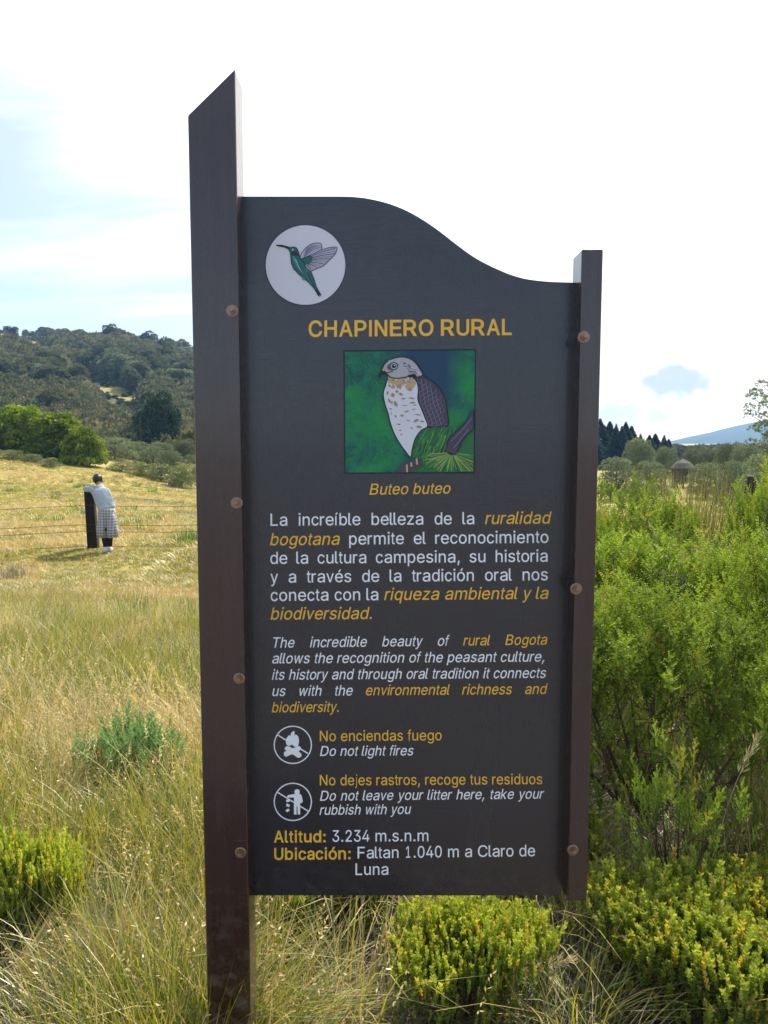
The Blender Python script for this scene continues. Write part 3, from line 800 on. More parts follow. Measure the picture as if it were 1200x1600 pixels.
K = {n: ink(n, c) for n, c in dict(
    black=(.012, .014, .03), pale=(.62, .62, .68), lav=(.66, .66, .72), teal=(.015, .13, .12), teal2=(.05, .30, .24), wing=(.20, .20, .30), wingp=(.42, .42, .52),
    white=(.68, .69, .74), tan=(.50, .36, .20), tan2=(.36, .24, .16), greyl=(.42, .42, .44), navy=(.025, .025, .055), plum=(.07, .055, .09), line=(.20, .19, .28),
    green=(.025, .16, .05), green2=(.06, .32, .08), lime=(.22, .45, .10), dgreen=(.008, .05, .03), yellow=(.55, .42, .12), eyeg=(.10, .10, .14)).items()}


def m_painted():
    t = NT('print_painted_backdrop')
    v = t.coord('Object', scale=(1, 1, 1))
    a = t.noise(28, 8, .75, v, .6); b = t.noise(11, 4, .6, v, .5); f = t.noise(260, 4, .7, v)
    c = t.mix(t.rng(a, .35, .65), (.004, .065, .055), (.008, .20, .105))
    c = t.mix(t.rng(b, .46, .66), c, (.012, .26, .055))
    c = t.mix(t.rng(f, .55, .80), c, (.05, .42, .16))
    g = t.n('ShaderNodeTexCoord'); s = t.n('ShaderNodeSeparateXYZ'); t.l(g.outputs['Generated'], s.inputs[0])
    # quiet blue wash upper middle
    m1 = t.n('ShaderNodeMath', {0: t.rng(s.outputs[0], .25, .5), 1: t.rng(s.outputs[0], .93, .78)}, operation='MULTIPLY').outputs[0]
    m2 = t.n('ShaderNodeMath', {0: m1, 1: t.rng(s.outputs[2], .35, .70)}, operation='MULTIPLY').outputs[0]
    c = t.mix(m2, c, (.010, .055, .11))
    return t.surf(t.pr(c, .5, .4))


# hawk picture
A = Art(520, 530, 5.0)
pb = m_painted()
A.poly([(82, 86), (1120, 76), (1110, 1048), (88, 1052)], K['black'])
pic_frame = A.build('picture_border')
A = Art(520, 530, 5.0)
A.poly([(94, 98), (1109, 88), (1099, 1037), (99, 1041)], pb)
A.build('picture_backdrop', .0009)
A = Art(520, 530, 5.0)
mound = [(600, 920), (622, 860), (640, 800), (665, 740), (700, 705), (745, 682), (830, 676), (920, 678), (1000, 676), (1012, 696), (1098, 720), (1098, 1034), (560, 1036), (640, 985), (660, 940)]
A.poly(mound, K['green']); A.up()
rr = np.random.default_rng(4)
for k in range(110):                                   # drooping grass strokes on the mound
    x = 650 + rr.random() * 330; t0 = rr.random(); y = 690 + t0 * 190; L = 50 + rr.random() * 110
    if y < 690 + max(0, (700 - x)) * 1.2: continue
    A.stroke(open_smooth([(x, y), (x - 18, y + L * .4), (x - 45 - 25 * t0, y + L)], 3), 5, K[['dgreen', 'green2', 'green2', 'dgreen', 'lime'][k % 5]], taper=True)
for k in range(90):                                    # fan of blades, lower right
    a = R(8 + 168 * (k + rr.random()) / 90); L = 90 + rr.random() * 130
    ex, ey = 930 + math.cos(a) * L * 1.5, 885 + math.sin(a) * L
    ex = min(ex, 1096); ey = min(ey, 1032)
    A.stroke([(930 + math.cos(a) * 34, 885 + math.sin(a) * 20), (ex, ey)], 5, K[['green', 'green2', 'lime', 'dgreen', 'green2', 'yellow'][k % 6]])
A.up()
wing = [(590, 290), (622, 274), (680, 275), (725, 300), (790, 342), (842, 398), (878, 470), (893, 560), (903, 668), (860, 680), (738, 682), (715, 610), (690, 545), (662, 465), (674, 385), (655, 322), (612, 300)]
body = [(432, 312), (412, 365), (398, 405), (396, 450), (410, 515), (432, 580), (450, 655), (482, 742), (522, 812), (565, 872), (607, 920), (622, 850), (645, 775), (690, 712), (740, 680), (716, 605), (692, 545), (664, 470), (668, 395), (650, 325), (590, 285), (500, 285)]
head = [(388, 240), (402, 200), (440, 166), (500, 145), (560, 142), (612, 160), (652, 195), (682, 240), (702, 280), (660, 296), (596, 292), (520, 305), (455, 300), (425, 275), (398, 262)]
q = A.poly(wing, K['plum'], True); A.up(); A.stroke(q, 8, K['black'], True)
for r_ in range(11):
    for c_ in range(5):
        y = 320 + r_ * 33 + (c_ % 2) * 15; xc = np.interp(y, [300, 400, 500, 600, 680], [672, 690, 705, 745, 770]) + c_ * 32
        xr = np.interp(y, [300, 400, 500, 600, 680], [735, 835, 880, 892, 898]) - 16
        if xc + 12 > xr: continue
        A.stroke(open_smooth([(xc - 16, y - 12), (xc - 14, y + 14), (xc, y + 25), (xc + 14, y + 12), (xc + 15, y - 12)], 3), 3.2, K['line'])
A.up()
q = A.poly(body, K['white'], True); A.up(); A.stroke(q, 8, K['black'], True); A.up()
A.poly([(432, 318), (440, 288), (500, 278), (590, 280), (640, 325), (648, 352), (610, 400), (580, 395), (548, 350), (530, 395), (500, 372), (470, 390), (440, 365)], K['tan'], True)
A.up()
for (x, y, a, b, an) in [(550, 465, 20, 8, 0), (615, 462, 26, 8, 10), (620, 497, 26, 8, -8), (575, 565, 22, 8, -15), (540, 597, 15, 11, 0), (662, 590, 30, 6, 5), (650, 637, 26, 13, -30),
                         (695, 642, 20, 8, 10), (672, 685, 26, 12, 5), (515, 665, 18, 7, 5), (588, 635, 20, 5, 15), (490, 602, 8, 14, -20), (525, 712, 12, 6, 0), (615, 695, 6, 16, -50),
                         (535, 745, 10, 7, 20), (630, 550, 18, 5, -10), (560, 518, 26, 4, 0), (440, 480, 9, 22, -20), (462, 435, 9, 22, 15), (490, 505, 14, 30, -20), (428, 420, 9, 18, 10),
                         (475, 440, 8, 20, 5), (460, 495, 9, 14, 0), (530, 430, 20, 12, 20), (500, 410, 14, 14, 0), (603, 395, 16, 14, 0), (452, 545, 16, 5, 0), (455, 580, 4, 14, 0), (640, 515, 18, 5, -10)]:
    ca, sa = math.cos(R(an)), math.sin(R(an))
    A.poly([(x + a * u * ca - b * w * sa, y + a * u * sa + b * w * ca) for u, w in ((-1, .2), (-.3, -.8), (.5, -.7), (1, .3), (.2, .9))], K['tan2'])
for k in range(26):
    x = 440 + rr.random() * 190; y = 296 + rr.random() * 80
    A.circle(x, y, 5 + 5 * rr.random(), K['tan2' if k % 2 else 'white'], 8)
A.up()
q = A.poly(head, K['greyl'], True); A.up(); A.stroke(q, 8, K['black'], True)
for k in range(46):
    t = rr.random(); x = 540 + t * 130; y = 165 + t * 90 + rr.random() * 60
    if x > 690 or y > 285: continue
    A.stroke([(x, y), (x + 20, y + 10)], 4, K['black' if k % 2 else 'pale'])
for k in range(20):
    x = 430 + rr.random() * 150; y = 165 + rr.random() * 25; A.stroke([(x, y), (x + 14, y - 4)], 3, K['pale'])
A.up()
A.poly([(430, 205), (470, 180), (510, 195), (500, 235), (455, 245), (425, 230)], K['eyeg'], True); A.up()
A.circle(477, 212, 22, K['pale']); A.up(); A.circle(477, 212, 17, K['black']); A.up(); A.circle(482, 207, 5, K['white'])
A.poly([(366, 308), (358, 275), (378, 242), (404, 228), (408, 255), (440, 262), (400, 272), (380, 280)], K['black']); A.up()
A.poly([(386, 238), (402, 222), (409, 244), (392, 252)], K['yellow'])
A.stroke(open_smooth([(395, 268), (430, 262), (470, 250)]), 6, K['black'])
A.poly([(588, 296), (590, 282), (640, 274), (650, 290), (618, 302)], K['black'], True)
trunk_ = [(888, 835), (908, 772), (960, 722), (1020, 670), (1060, 610), (1098, 552), (1098, 700), (1040, 752), (1002, 800), (978, 862), (955, 904), (868, 872)]
q = A.poly(trunk_, K['plum']); A.up(); A.stroke(q, 6, K['black'], True)
A.stroke([(920, 800), (1000, 720), (1080, 620)], 5, K['line']); A.stroke([(940, 850), (990, 790), (1060, 700)], 5, K['line'])
A.poly([(500, 1036), (545, 975), (600, 945), (688, 925), (690, 985), (640, 1008), (600, 1036)], K['plum'], True); A.up()
for (x, y, hgt) in [(578, 1008, 30), (655, 955, 25), (612, 978, 18)]:
    A.poly([(x - 11, y - hgt), (x + 9, y - hgt), (x + 12, y + hgt), (x - 8, y + hgt)], K['tan'])
    A.stroke([(x - 11, y - hgt), (x + 9, y - hgt), (x + 12, y + hgt), (x - 8, y + hgt)], 4, K['black'], True)
A.build('hawk_picture', .0012)

# hummingbird roundel
A = Art(400, 340, 7.5)
A.circle(578, 557, 478, K['navy'], 72)
A.build('roundel_edge')
A = Art(400, 340, 7.5)
A.circle(581, 557, 466, K['lav'], 72); A.up()
wr = [(515, 470), (540, 410), (590, 350), (650, 312), (712, 298), (758, 306), (772, 340), (764, 386), (700, 420), (640, 455), (560, 492)]
wf = [(518, 502), (600, 458), (680, 425), (760, 386), (850, 356), (930, 348), (950, 362), (930, 425), (888, 472), (838, 522), (788, 568), (710, 602), (655, 626), (620, 650), (588, 650), (560, 600), (542, 545)]
q = A.poly(wr, K['wingp'], True); A.up(); A.stroke(q, 8, K['black'], True)
for k in range(9):
    t = k / 8; ex, ey = (600 + 165 * t, 345 - 45 * math.sin(t * 2.4) + 20 * t * t)
    A.stroke(open_smooth([(560, 480 - 10 * t), ((560 + ex) / 2, (470 + ey) / 2 - 15), (ex, ey + 12)], 4), 6, K['wing'])
A.up()
q = A.poly(wf, K['wingp'], True); A.up(); A.stroke(q, 8, K['black'], True)
ends = [(930, 362), (938, 395), (925, 425), (900, 455), (870, 485), (835, 515), (800, 548), (760, 572), (720, 590), (680, 606), (650, 620)]
for k, (ex, ey) in enumerate(ends):
    A.stroke(open_smooth([(600, 480 + k * 8), ((600 + ex) / 2, (470 + k * 9 + ey) / 2 - 8), (ex, ey)], 4), 7, K['wing' if k % 2 else 'black'])
A.poly([(540, 500), (600, 462), (655, 455), (650, 510), (610, 545), (560, 545)], K['teal'], True); A.stroke(closed_smooth([(540, 500), (600, 462), (655, 455), (650, 510), (610, 545), (560, 545)]), 6, K['black'], True)
A.up()
hb = [(386, 378), (398, 355), (440, 345), (476, 358), (500, 400), (512, 465), (560, 525), (588, 590), (648, 642), (680, 720), (708, 815), (766, 916), (748, 905), (708, 838), (748, 928), (730, 915), (680, 828), (620, 762), (560, 716), (500, 662), (442, 602), (416, 540), (410, 470), (402, 410)]
q = A.poly(hb, K['teal']); A.up(); A.stroke(q, 9, K['black'], True)
A.poly([(238, 320), (310, 322), (392, 345), (400, 362), (384, 376), (330, 352), (240, 334)], K['black'])
A.poly([(420, 410), (470, 395), (500, 440), (470, 455), (425, 440)], K['navy'], True)
A.stroke(open_smooth([(438, 455), (462, 520), (500, 590), (560, 660)]), 26, K['teal2'], taper=True); A.up()
A.stroke(open_smooth([(465, 490), (505, 585), (540, 645)]), 7, K['pale'], taper=True)
A.circle(432, 380, 12, K['pale'], 16); A.up(); A.circle(430, 380, 6, K['black'], 12)
A.poly([(530, 690), (548, 735), (575, 735), (565, 712)], K['teal2'])
A.stroke([(600, 640), (650, 760), (690, 820)], 5, K['black']); A.stroke([(570, 600), (600, 690), (650, 780)], 5, K['teal2'])
A.stroke([(588, 560), (600, 640)], 6, K['wing']); A.stroke([(612, 560), (612, 645)], 6, K['wing'])
A.build('hummingbird_roundel', .0009)

# no-fire and no-litter pictograms
Wp = M['white_paint']
A = Art(410, 1120, 8.89)
A.ring(423, 388, 258, 16, Wp)
A.stroke([(212, 250), (335, 327)], 17, Wp); A.stroke([(520, 440), (634, 508)], 17, Wp)
A.poly([(345, 395), (325, 345), (335, 300), (372, 252), (388, 268), (400, 225), (438, 195), (448, 225), (446, 262), (462, 245), (495, 270), (508, 325), (502, 380), (478, 418), (440, 408), (410, 385), (385, 400)], Wp, True)
A.up()
A.poly([(315, 425), (340, 405), (378, 412), (420, 432), (470, 418), (505, 405), (530, 420), (538, 450), (505, 480), (540, 510), (540, 545), (510, 568), (480, 560), (415, 520), (345, 548), (315, 548), (298, 515), (308, 485), (330, 472), (312, 450)], Wp, True)
A.build('no_fire_pictogram')
A = Art(410, 1120, 8.89)
A.ring(423, 1180, 258, 16, Wp)
A.stroke([(208, 1045), (636, 1308)], 17, Wp); A.up()
A.circle(482, 1040, 37, Wp, 24)
A.poly([(345, 1105), (352, 1088), (440, 1070), (520, 1066), (545, 1090), (562, 1165), (552, 1195), (520, 1198), (525, 1230), (525, 1355), (492, 1355), (486, 1240), (476, 1240), (474, 1355), (440, 1355), (438, 1200), (440, 1120), (400, 1118), (352, 1122)], Wp)
for (x, y, an) in [(355, 1165, 0), (355, 1228, .5), (352, 1298, -.5)]:
    A.poly([(x + u * math.cos(an) - w * math.sin(an), y + u * math.sin(an) + w * math.cos(an)) for u, w in ((-28, -16), (20, -20), (28, 12), (-18, 20))], Wp)
A.build('no_litter_pictogram')

# ------------------------------------------------------------------ foliage generators (numpy)
def unit(v): return v / np.maximum(np.linalg.norm(v, axis=-1, keepdims=True), 1e-9)


def leaf_quads(base, axis, side, L, Wd, rng=None, fold=0.0):
    """one diamond quad per leaf"""
    L = np.broadcast_to(L, len(base))[:, None]; Wd = np.broadcast_to(Wd, len(base))[:, None]
    p0 = base; p2 = base + axis * L
    mid = base + axis * L * .5
    v = np.stack([p0, mid + side * Wd * .5, p2, mid - side * Wd * .5], 1)
    return v.reshape(-1, 3)


def quads_idx(n): return np.arange(n * 4, dtype=np.int32).reshape(n, 4)


def rand_dirs(rng, n):
    return unit(rng.normal(size=(n, 3)))


def crown_leaves(rng, blobs, leaves, size, updraft=.25, droop=0.0):
    """blobs: (cx,cy,cz,r) ellipsoid clumps. Leaves on and within each clump's outer shell"""
    blobs = np.asarray(blobs, float)
    w = blobs[:, 3] ** 2; w /= w.sum()
    k = rng.choice(len(blobs), leaves, p=w)
    d = rand_dirs(rng, leaves); d[:, 2] = np.where(d[:, 2] < -.35, -d[:, 2], d[:, 2])
    rad = blobs[k, 3] * (0.62 + .42 * rng.random(leaves) ** .6)
    c = blobs[k, :3] + d * rad[:, None] * np.array([1, 1, .82])
    ax = unit(d * .6 + rand_dirs(rng, leaves) * .8 + np.array([0, 0, updraft - droop]))
    sd = unit(np.cross(ax, rand_dirs(rng, leaves)))
    L = size * (.6 + .8 * rng.random(leaves))
    v = leaf_quads(c, ax, sd, L, L * .62)
    t = rng.random(leaves) * .45 + .55 * rng.random(len(blobs))[k]
    tint = np.zeros((leaves, 3)); tint[:, 0] = t; tint[:, 1] = (rng.random(leaves) < .03) * .8
    return v, np.repeat(tint, 4, axis=0)


def crown_blobs(rng, h, w, n, z0=.25, shape='round', rb=.28):
    out = []
    for i in range(n):
        t = (i + rng.random()) / n
        z = h * (z0 + (1 - z0) * t * .93)
        if shape == 'round': prof = math.sqrt(max(.02, 1 - (2 * (z / h - z0) / (1 - z0) - .85) ** 2 * .62))
        elif shape == 'cone': prof = max(.05, (1 - (z / h - z0) / (1 - z0)))
        elif shape == 'dome': prof = math.sqrt(max(.02, 1 - (z / h) ** 2))
        else: prof = .45 + .55 * math.sin(PI * min(1, (z / h - z0) / (1 - z0) + .1))
        a = i * 2.399 + rng.random() * .7
        r = w / 2 * prof * (.35 + .65 * rng.random() ** .5) * .78
        s = w * rb * (.65 + .6 * rng.random()) * (prof * .6 + .4)
        out.append((r * math.cos(a), r * math.sin(a), z, s))
    if shape == 'dome':                        # skirt of foliage down to the ground
        for i in range(n // 2):
            a = i * 2.399 * 1.7; r = w / 2 * (.62 + .2 * rng.random())
            out.append((r * math.cos(a), r * math.sin(a), h * (.06 + .12 * rng.random()), w * rb * (.55 + .4 * rng.random())))
    return out


def trunk_mb(rng, h, r, blobs, limbs=5, lean=.04):
    b = MB()
    pts = [(lean * h * math.sin(i * 1.3) * i / 5, lean * h * math.cos(i * 1.7) * i / 5, -.25 + (h * .9 + .25) * i / 6) for i in range(7)]
    b.tube(pts, [r * (1.25 if i == 0 else 1 - .13 * i) for i in range(7)], 8)
    idx = rng.permutation(len(blobs))[:limbs]
    for k in idx:
        c = Vector(blobs[k][:3]); z0 = max(.12 * h, c.z - .3 * h)
        p0 = Vector((0, 0, z0)); m = (p0 + c) / 2 + Vector((0, 0, .03 * h))
        b.tube([p0, m, c], [r * .45, r * .3, r * .1], 6)
    return b


TREE = {}


def tree_kind(key, seed, h, w, leafmat, shape='round', nb=22, leaves=5000, size=.12, z0=.25, r=.12, rb=.28, limbs=6, droop=0):
    rng = np.random.default_rng(seed)
    blobs = crown_blobs(rng, h, w, nb, z0, shape, rb)
    v, t = crown_leaves(rng, blobs, leaves, size, droop=droop)
    crown = mesh_np('crown', v, quads_idx(leaves), M[leafmat], col=t)
    trunk = trunk_mb(rng, h, r, blobs, limbs).mesh('trunk', M['bark'], True)
    TREE[key] = (trunk, crown, h, w)


def conifer_kind(key, seed, h, w, leafmat='leaf_dark', leaves=5000, size=.16, gappy=.0):
    rng = np.random.default_rng(seed)
    t = rng.random(leaves) ** 1.25
    z = h * (.06 + .92 * t)
    whorl = np.floor(z / (h / 24)); z = (whorl + 1.15 * rng.random(leaves)) * h / 24
    prof = (1 - z / h).clip(.006) ** 1.0
    a = rng.random(leaves) * 2 * PI
    lob = 1 + .22 * np.sin(a * 5 + whorl * 2.1) + .15 * np.sin(a * 3 + whorl * 4.7)
    rr_ = w / 2 * prof * lob * rng.random(leaves) ** .45
    c = np.stack([rr_ * np.cos(a), rr_ * np.sin(a), z - .14 * rr_], -1)
    ax = unit(np.stack([np.cos(a), np.sin(a), -.15 + .5 * rng.random(leaves)], -1) + .55 * rand_dirs(rng, leaves))
    sd = unit(np.cross(ax, rand_dirs(rng, leaves)))
    L = size * (.7 + .8 * rng.random(leaves)) * (.35 + .65 * np.minimum(1, prof * 2.2))
    v = leaf_quads(c, ax, sd, L, L * .5)
    tint = np.zeros((leaves, 3)); tint[:, 0] = rng.random(leaves)
    crown = mesh_np('crown', v, quads_idx(leaves), M[leafmat], col=np.repeat(tint, 4, axis=0))
    b = MB(); b.tube([(0, 0, -.3), (0, 0, h * .5), (0, 0, h * .97)], [.022 * h, .013 * h, .003 * h], 8)
    for i in range(14):
        zz = h * (.1 + .8 * i / 14); aa = i * 2.4; rr2 = w / 2 * (1 - zz / h) * .8
        b.tube([(0, 0, zz), (rr2 * math.cos(aa), rr2 * math.sin(aa), zz - .06 * rr2)], [.006 * h, .002 * h], 5)
    TREE[key] = (b.mesh('trunk', M['bark'], True), crown, h, w)


def put_tree(name, key, x, y, h, label, cat='tree', group=None, rz=0, wscale=1.0, zf=ground_z, dz=0):
    tr, cr, h0, w0 = TREE[key]
    s = h / h0
    e = empty(name, (x, y, float(zf(x, y)) + dz), rz, label, cat, group)
    e.scale = (s * wscale, s * wscale, s)
    link('trunk', tr, e); link('crown', cr, e)
    return e


# bright willow-like trees at the field's edge, left
tree_kind('bright1', 11, 5, 6.4, 'leaf_bright', 'dome', 70, 15000, .27, .04, .16, .13, 9)
tree_kind('bright2', 12, 5, 5.6, 'leaf_bright', 'dome', 64, 13500, .27, .03, .16, .14, 9)
tree_kind('grey1', 13, 4, 4.4, 'leaf_grey', 'dome', 26, 9000, .15, .05, .12, .24, 7)
tree_kind('grey2', 14, 3, 4.0, 'leaf_grey', 'dome', 20, 7000, .15, .03, .10, .26, 6)
tree_kind('olive1', 15, 2.2, 3.0, 'shrub_dull', 'dome', 16, 6000, .11, .0, .07, .26, 6)
tree_kind('round1', 16, 6, 6.0, 'leaf_grey', 'round', 34, 12000, .18, .15, .18, .22, 9)
tree_kind('round2', 17, 6, 5.2, 'leaf_olive', 'round', 26, 9000, .2, .12, .18, .25, 8)
tree_kind('dark1', 24, 6, 5.2, 'leaf_dark', 'spindle', 40, 13000, .22, .04, .2, .20, 8)
conifer_kind('fir1', 18, 9, 5.0, leaves=12000, size=.28)
conifer_kind('fir2', 19, 9, 3.0, leaves=9000, size=.24)
conifer_kind('fir3', 20, 9, 3.8, leaves=12000, size=.33)
tree_kind('ridge1', 21, 8, 7, 'leaf_olive', 'round', 16, 3200, .55, .35, .3, .26, 6)
tree_kind('ridge2', 22, 9, 5, 'leaf_olive', 'spindle', 14, 2600, .55, .25, .28, .28, 6)
tree_kind('ridge3', 23, 8, 8, 'leaf_grey', 'dome', 18, 3200, .6, .3, .3, .24, 6)


def px_top(px, py, Y, zf=ground_z):
    p = at(px, py, Y); return p.x, Y, p.z - float(zf(p.x, Y))


# (px of centre, py of top, distance, kind, width px)
def by_view(name, key, px, pyt, Y, wpx, label, cat='tree', group=None, rz=0, zf=ground_z):
    x, y, h = px_top(px, pyt, Y, zf)
    h0, w0 = TREE[key][2:]
    ws = (wpx * Y / FPX / w0) / (h / h0)
    return put_tree(name, key, x, y, h, label, cat, group, rz, ws, zf)


BG = 'bright green bushy trees at the field edge'
by_view('leafy_tree', 'bright1', 30, 634, 60, 118, 'bright green bushy tree at the left edge of the field, highest of the bright clump', 'tree', BG, .3)
by_view('leafy_tree', 'bright2', 88, 646, 58, 106, 'bright green rounded tree in the middle of the bright clump', 'tree', BG, 1.9)
by_view('leafy_tree', 'bright1', 128, 668, 56, 76, 'lowest bright green bush at the right end of the clump, above the leaning person', 'tree', BG, 3.3)
by_view('leafy_tree', 'bright2', -38, 640, 60, 120, 'bright green tree cut off by the left edge of the photo', 'tree', BG, 4.0)
by_view('dark_tree', 'dark1', 246, 616, 84, 74, 'large dark blue-green tree standing alone at the foot of the hill', 'tree', None, 0, hill_z)
by_view('dark_tree', 'dark1', 222, 646, 88, 40, 'smaller dark tree on the left flank of the large dark one', 'tree', None, 1, hill_z)
GS = 'grey green shrubs along the far edge of the field'
mid_spots = [
    ('grey1', 178, 684, 66, 66, 'soft grey-green bush just right of the bright trees'),
    ('grey1', 208, 690, 70, 64, 'grey-green bush in front of the smaller dark tree'),
    ('grey2', 238, 700, 64, 56, 'grey-green round bush below the large dark tree'),
    ('grey2', 266, 706, 62, 44, 'low grey-green bush below and right of the large dark tree'),
    ('round1', 252, 693, 74, 40, 'pale topped round bush at the lower right foot of the large dark tree'),
    ('round2', 287, 688, 78, 46, 'dark domed bush between the large dark tree and the signboard post'),
    ('olive1', 190, 722, 56, 44, 'olive shrub at the field edge directly right of the leaning person'),
    ('olive1', 222, 724, 55, 46, 'olive shrub second to the right of the leaning person'),
    ('olive1', 252, 726, 54, 46, 'olive shrub third to the right, where the field edge dips'),
    ('olive1', 284, 728, 52, 50, 'olive shrub beside the left post of the signboard, at the field edge'),
    ('grey2', 310, 712, 60, 56, 'grey-green shrub half hidden behind the left post of the signboard'),
    ('olive1', 20, 704, 52, 40, 'low brownish shrub on the field edge under the bright trees, left'),
    ('olive1', 50, 710, 52, 34, 'low brownish shrub on the field edge under the bright trees, middle'),
    ('olive1', 78, 716, 51, 30, 'low brownish shrub on the field edge, nearest the person'),
    ('olive1', -14, 700, 53, 40, 'low shrub on the field edge cut off by the left of the photo'),
]
for i, (k, px, pt, Y, wp, lb) in enumerate(mid_spots):
    by_view('field_edge_shrub', k, px, pt, Y, wp, lb, 'shrub', GS, i * 1.7)

# trees one can tell apart on the skyline
RG = 'trees on the skyline of the hill'
ridge_spots = [(12, 519, 14, 'ridge2', 'small dark tree on the skyline at the far left edge'), (22, 511, 12, 'ridge2', 'thin dark tree at the left end of the skyline'), (40, 522, 14, 'ridge3', 'low tree above the bare brown patch of the ridge'),
               (72, 513, 26, 'ridge1', 'broad dark tree on the skyline, first big one from the left'), (52, 520, 16, 'ridge3', 'squat tree on the skyline left of the first big one'), (100, 516, 22, 'ridge1', 'broad tree on the skyline, second big one from the left'),
               (123, 517, 18, 'ridge1', 'airy tree on the skyline, third big one from the left'), (150, 528, 22, 'ridge3', 'wide low tree in the middle of the skyline'), (167, 528, 12, 'ridge2', 'pale narrow tree near the middle of the skyline'),
               (196, 523, 22, 'ridge2', 'tallest tree on the skyline, dark, standing right of the middle'), (208, 536, 16, 'ridge3', 'low tree leaning against the tallest skyline tree'), (226, 539, 14, 'ridge2', 'pointed tree on the falling part of the skyline'),
               (247, 551, 12, 'ridge3', 'small tree low on the skyline right of the pointed one'), (268, 551, 10, 'ridge2', 'thin small tree on the skyline near the signboard'), (288, 556, 14, 'ridge3', 'last low tree on the skyline before the signboard post'),
               (135, 524, 16, 'ridge2', 'narrow tree directly right of the airy skyline tree'), (180, 534, 18, 'ridge3', 'low broad tree left of the tallest skyline tree'), (302, 560, 12, 'ridge1', 'tree on the skyline touching the signboard post')]
for i, (px, pt, wp, k, lb) in enumerate(ridge_spots):
    Y = 348
    p = at(px, pt, Y); zg = float(hill_z(p.x, Y)); h = max(4.0, p.z - zg)
    h0, w0 = TREE[k][2:]
    put_tree('skyline_tree', k, p.x, Y, h, lb, 'tree', RG, i * 1.3, (wp * Y / FPX / w0) / (h / h0), hill_z)

# right of the sign: dark plantation, grey trees, hut
PG = 'dark conifers of the plantation right of the signboard'
for i, (px, pt, wp, lb) in enumerate([(925, 655, 34, 'conifer hidden mostly by the right post'), (938, 656, 30, 'tall plantation conifer touching the right post'), (951, 659, 26, 'second plantation conifer from the post'), (964, 662, 26, 'third plantation conifer from the post'),
                                      (977, 662, 26, 'fourth plantation conifer from the post'), (989, 667, 24, 'fifth plantation conifer, where the tall row steps down'), (1001, 678, 22, 'short plantation conifer in the dip of the row'),
                                      (1013, 679, 22, 'plantation conifer just right of the dip'), (1025, 680, 22, 'plantation conifer second right of the dip'), (1037, 681, 22, 'plantation conifer third right of the dip'), (1047, 686, 18, 'last and smallest plantation conifer at the right end of the row'),
                                      (944, 664, 28, 'rear plantation conifer behind the first two'), (970, 668, 28, 'rear plantation conifer behind the third and fourth'), (912, 658, 30, 'plantation conifer behind the signboard edge')]):
    by_view('plantation_conifer', 'fir3' if i % 3 else 'fir2', px + (i * 7) % 5 - 2, pt + (i * 5) % 4 - 2, 132 + (i % 3) * 4, wp * (1.6 + .3 * (i % 3)), lb, 'conifer', PG, i * 1.1)
GR = 'grey green trees on the right behind the hut'
for i, (k, px, pt, Y, wp, lb) in enumerate([('round1', 1000, 690, 78, 52, 'large round pale grey-green tree in front of the plantation'), ('round1', 1042, 702, 82, 38, 'small round tree between the pale tree and the hut'),
                                        ('round2', 1085, 700, 96, 44, 'rounded tree behind the thatched hut'), ('round2', 1112, 704, 92, 40, 'rounded tree right of the hut, below the blue mountain'), ('round2', 1140, 696, 70, 44, 'dark grey tree left of the tall airy tree'),
                                        ('round1', 1165, 700, 58, 54, 'bushy grey tree at the foot of the tall airy tree'), ('grey1', 965, 716, 62, 64, 'dark green bush beside the right post'), ('grey1', 1015, 722, 60, 60, 'dark green bush left of the hut'),
                                        ('grey1', 1105, 724, 62, 60, 'grey bush right of the hut'), ('grey1', 1150, 722, 52, 66, 'grey bush under the dark grey tree'), ('grey1', 1192, 712, 44, 70, 'grey bush at the right edge of the photo'),
                                        ('round1', 1225, 680, 60, 90, 'grey tree cut off by the right edge')]):
    by_view('grey_tree', k, px, pt, Y, wp, lb, 'tree' if 'tree' in lb else 'bush', GR, i * 2.1)

# tall airy tree, cut by the right edge
def airy_tree():
    rng = np.random.default_rng(77)
    Y = 27.0; p = at(1238, 618, Y); g = float(ground_z(p.x, Y)); h = p.z - g
    e = empty('airy_tree', (p.x, Y, g), 0, 'tall airy grey-leaved tree leaning in from the right edge', 'tree')
    b = MB(); blobs = []
    b.tube([(0, 0, -.3), (.05, 0, h * .3), (-.05, .1, h * .6), (.1, 0, h * .95)], [.11, .08, .05, .02], 8)
    tips = []
    for k in range(26):
        t = .25 + .72 * rng.random(); a = rng.random() * 2 * PI
        L = (1.6 - 1.1 * t) * (.6 + .6 * rng.random())
        if k < 7: a = PI + rng.normal() * .35; t = .5 + .07 * k; L = 1.2 * (1.15 - .5 * abs(t - .75))
        p0 = Vector((0, 0, h * t)); p1 = p0 + Vector((math.cos(a) * L, math.sin(a) * L, L * (.25 + .5 * rng.random())))
        b.tube([p0, (p0 + p1) / 2 + Vector((0, 0, .08)), p1], [.03, .018, .006], 5)
        tips.append(p1); blobs += [(p1.x, p1.y, p1.z, .17 + .16 * rng.random())]
        m = p0.lerp(p1, .62); blobs.append((m.x, m.y, m.z, .15 + .12 * rng.random()))
    for k in range(16):
        a = rng.random() * 2 * PI; t = rng.random() * .42
        blobs.append((math.cos(a) * 1.3 * rng.random(), math.sin(a) * 1.3 * rng.random(), h * t, .42))
    b.build('trunk', M['bark'], e, True)
    v, t = crown_leaves(rng, blobs, 8500, .085)
    link('crown', mesh_np('crown', v, quads_idx(8500), M['leaf_grey'], col=t), e)


airy_tree()

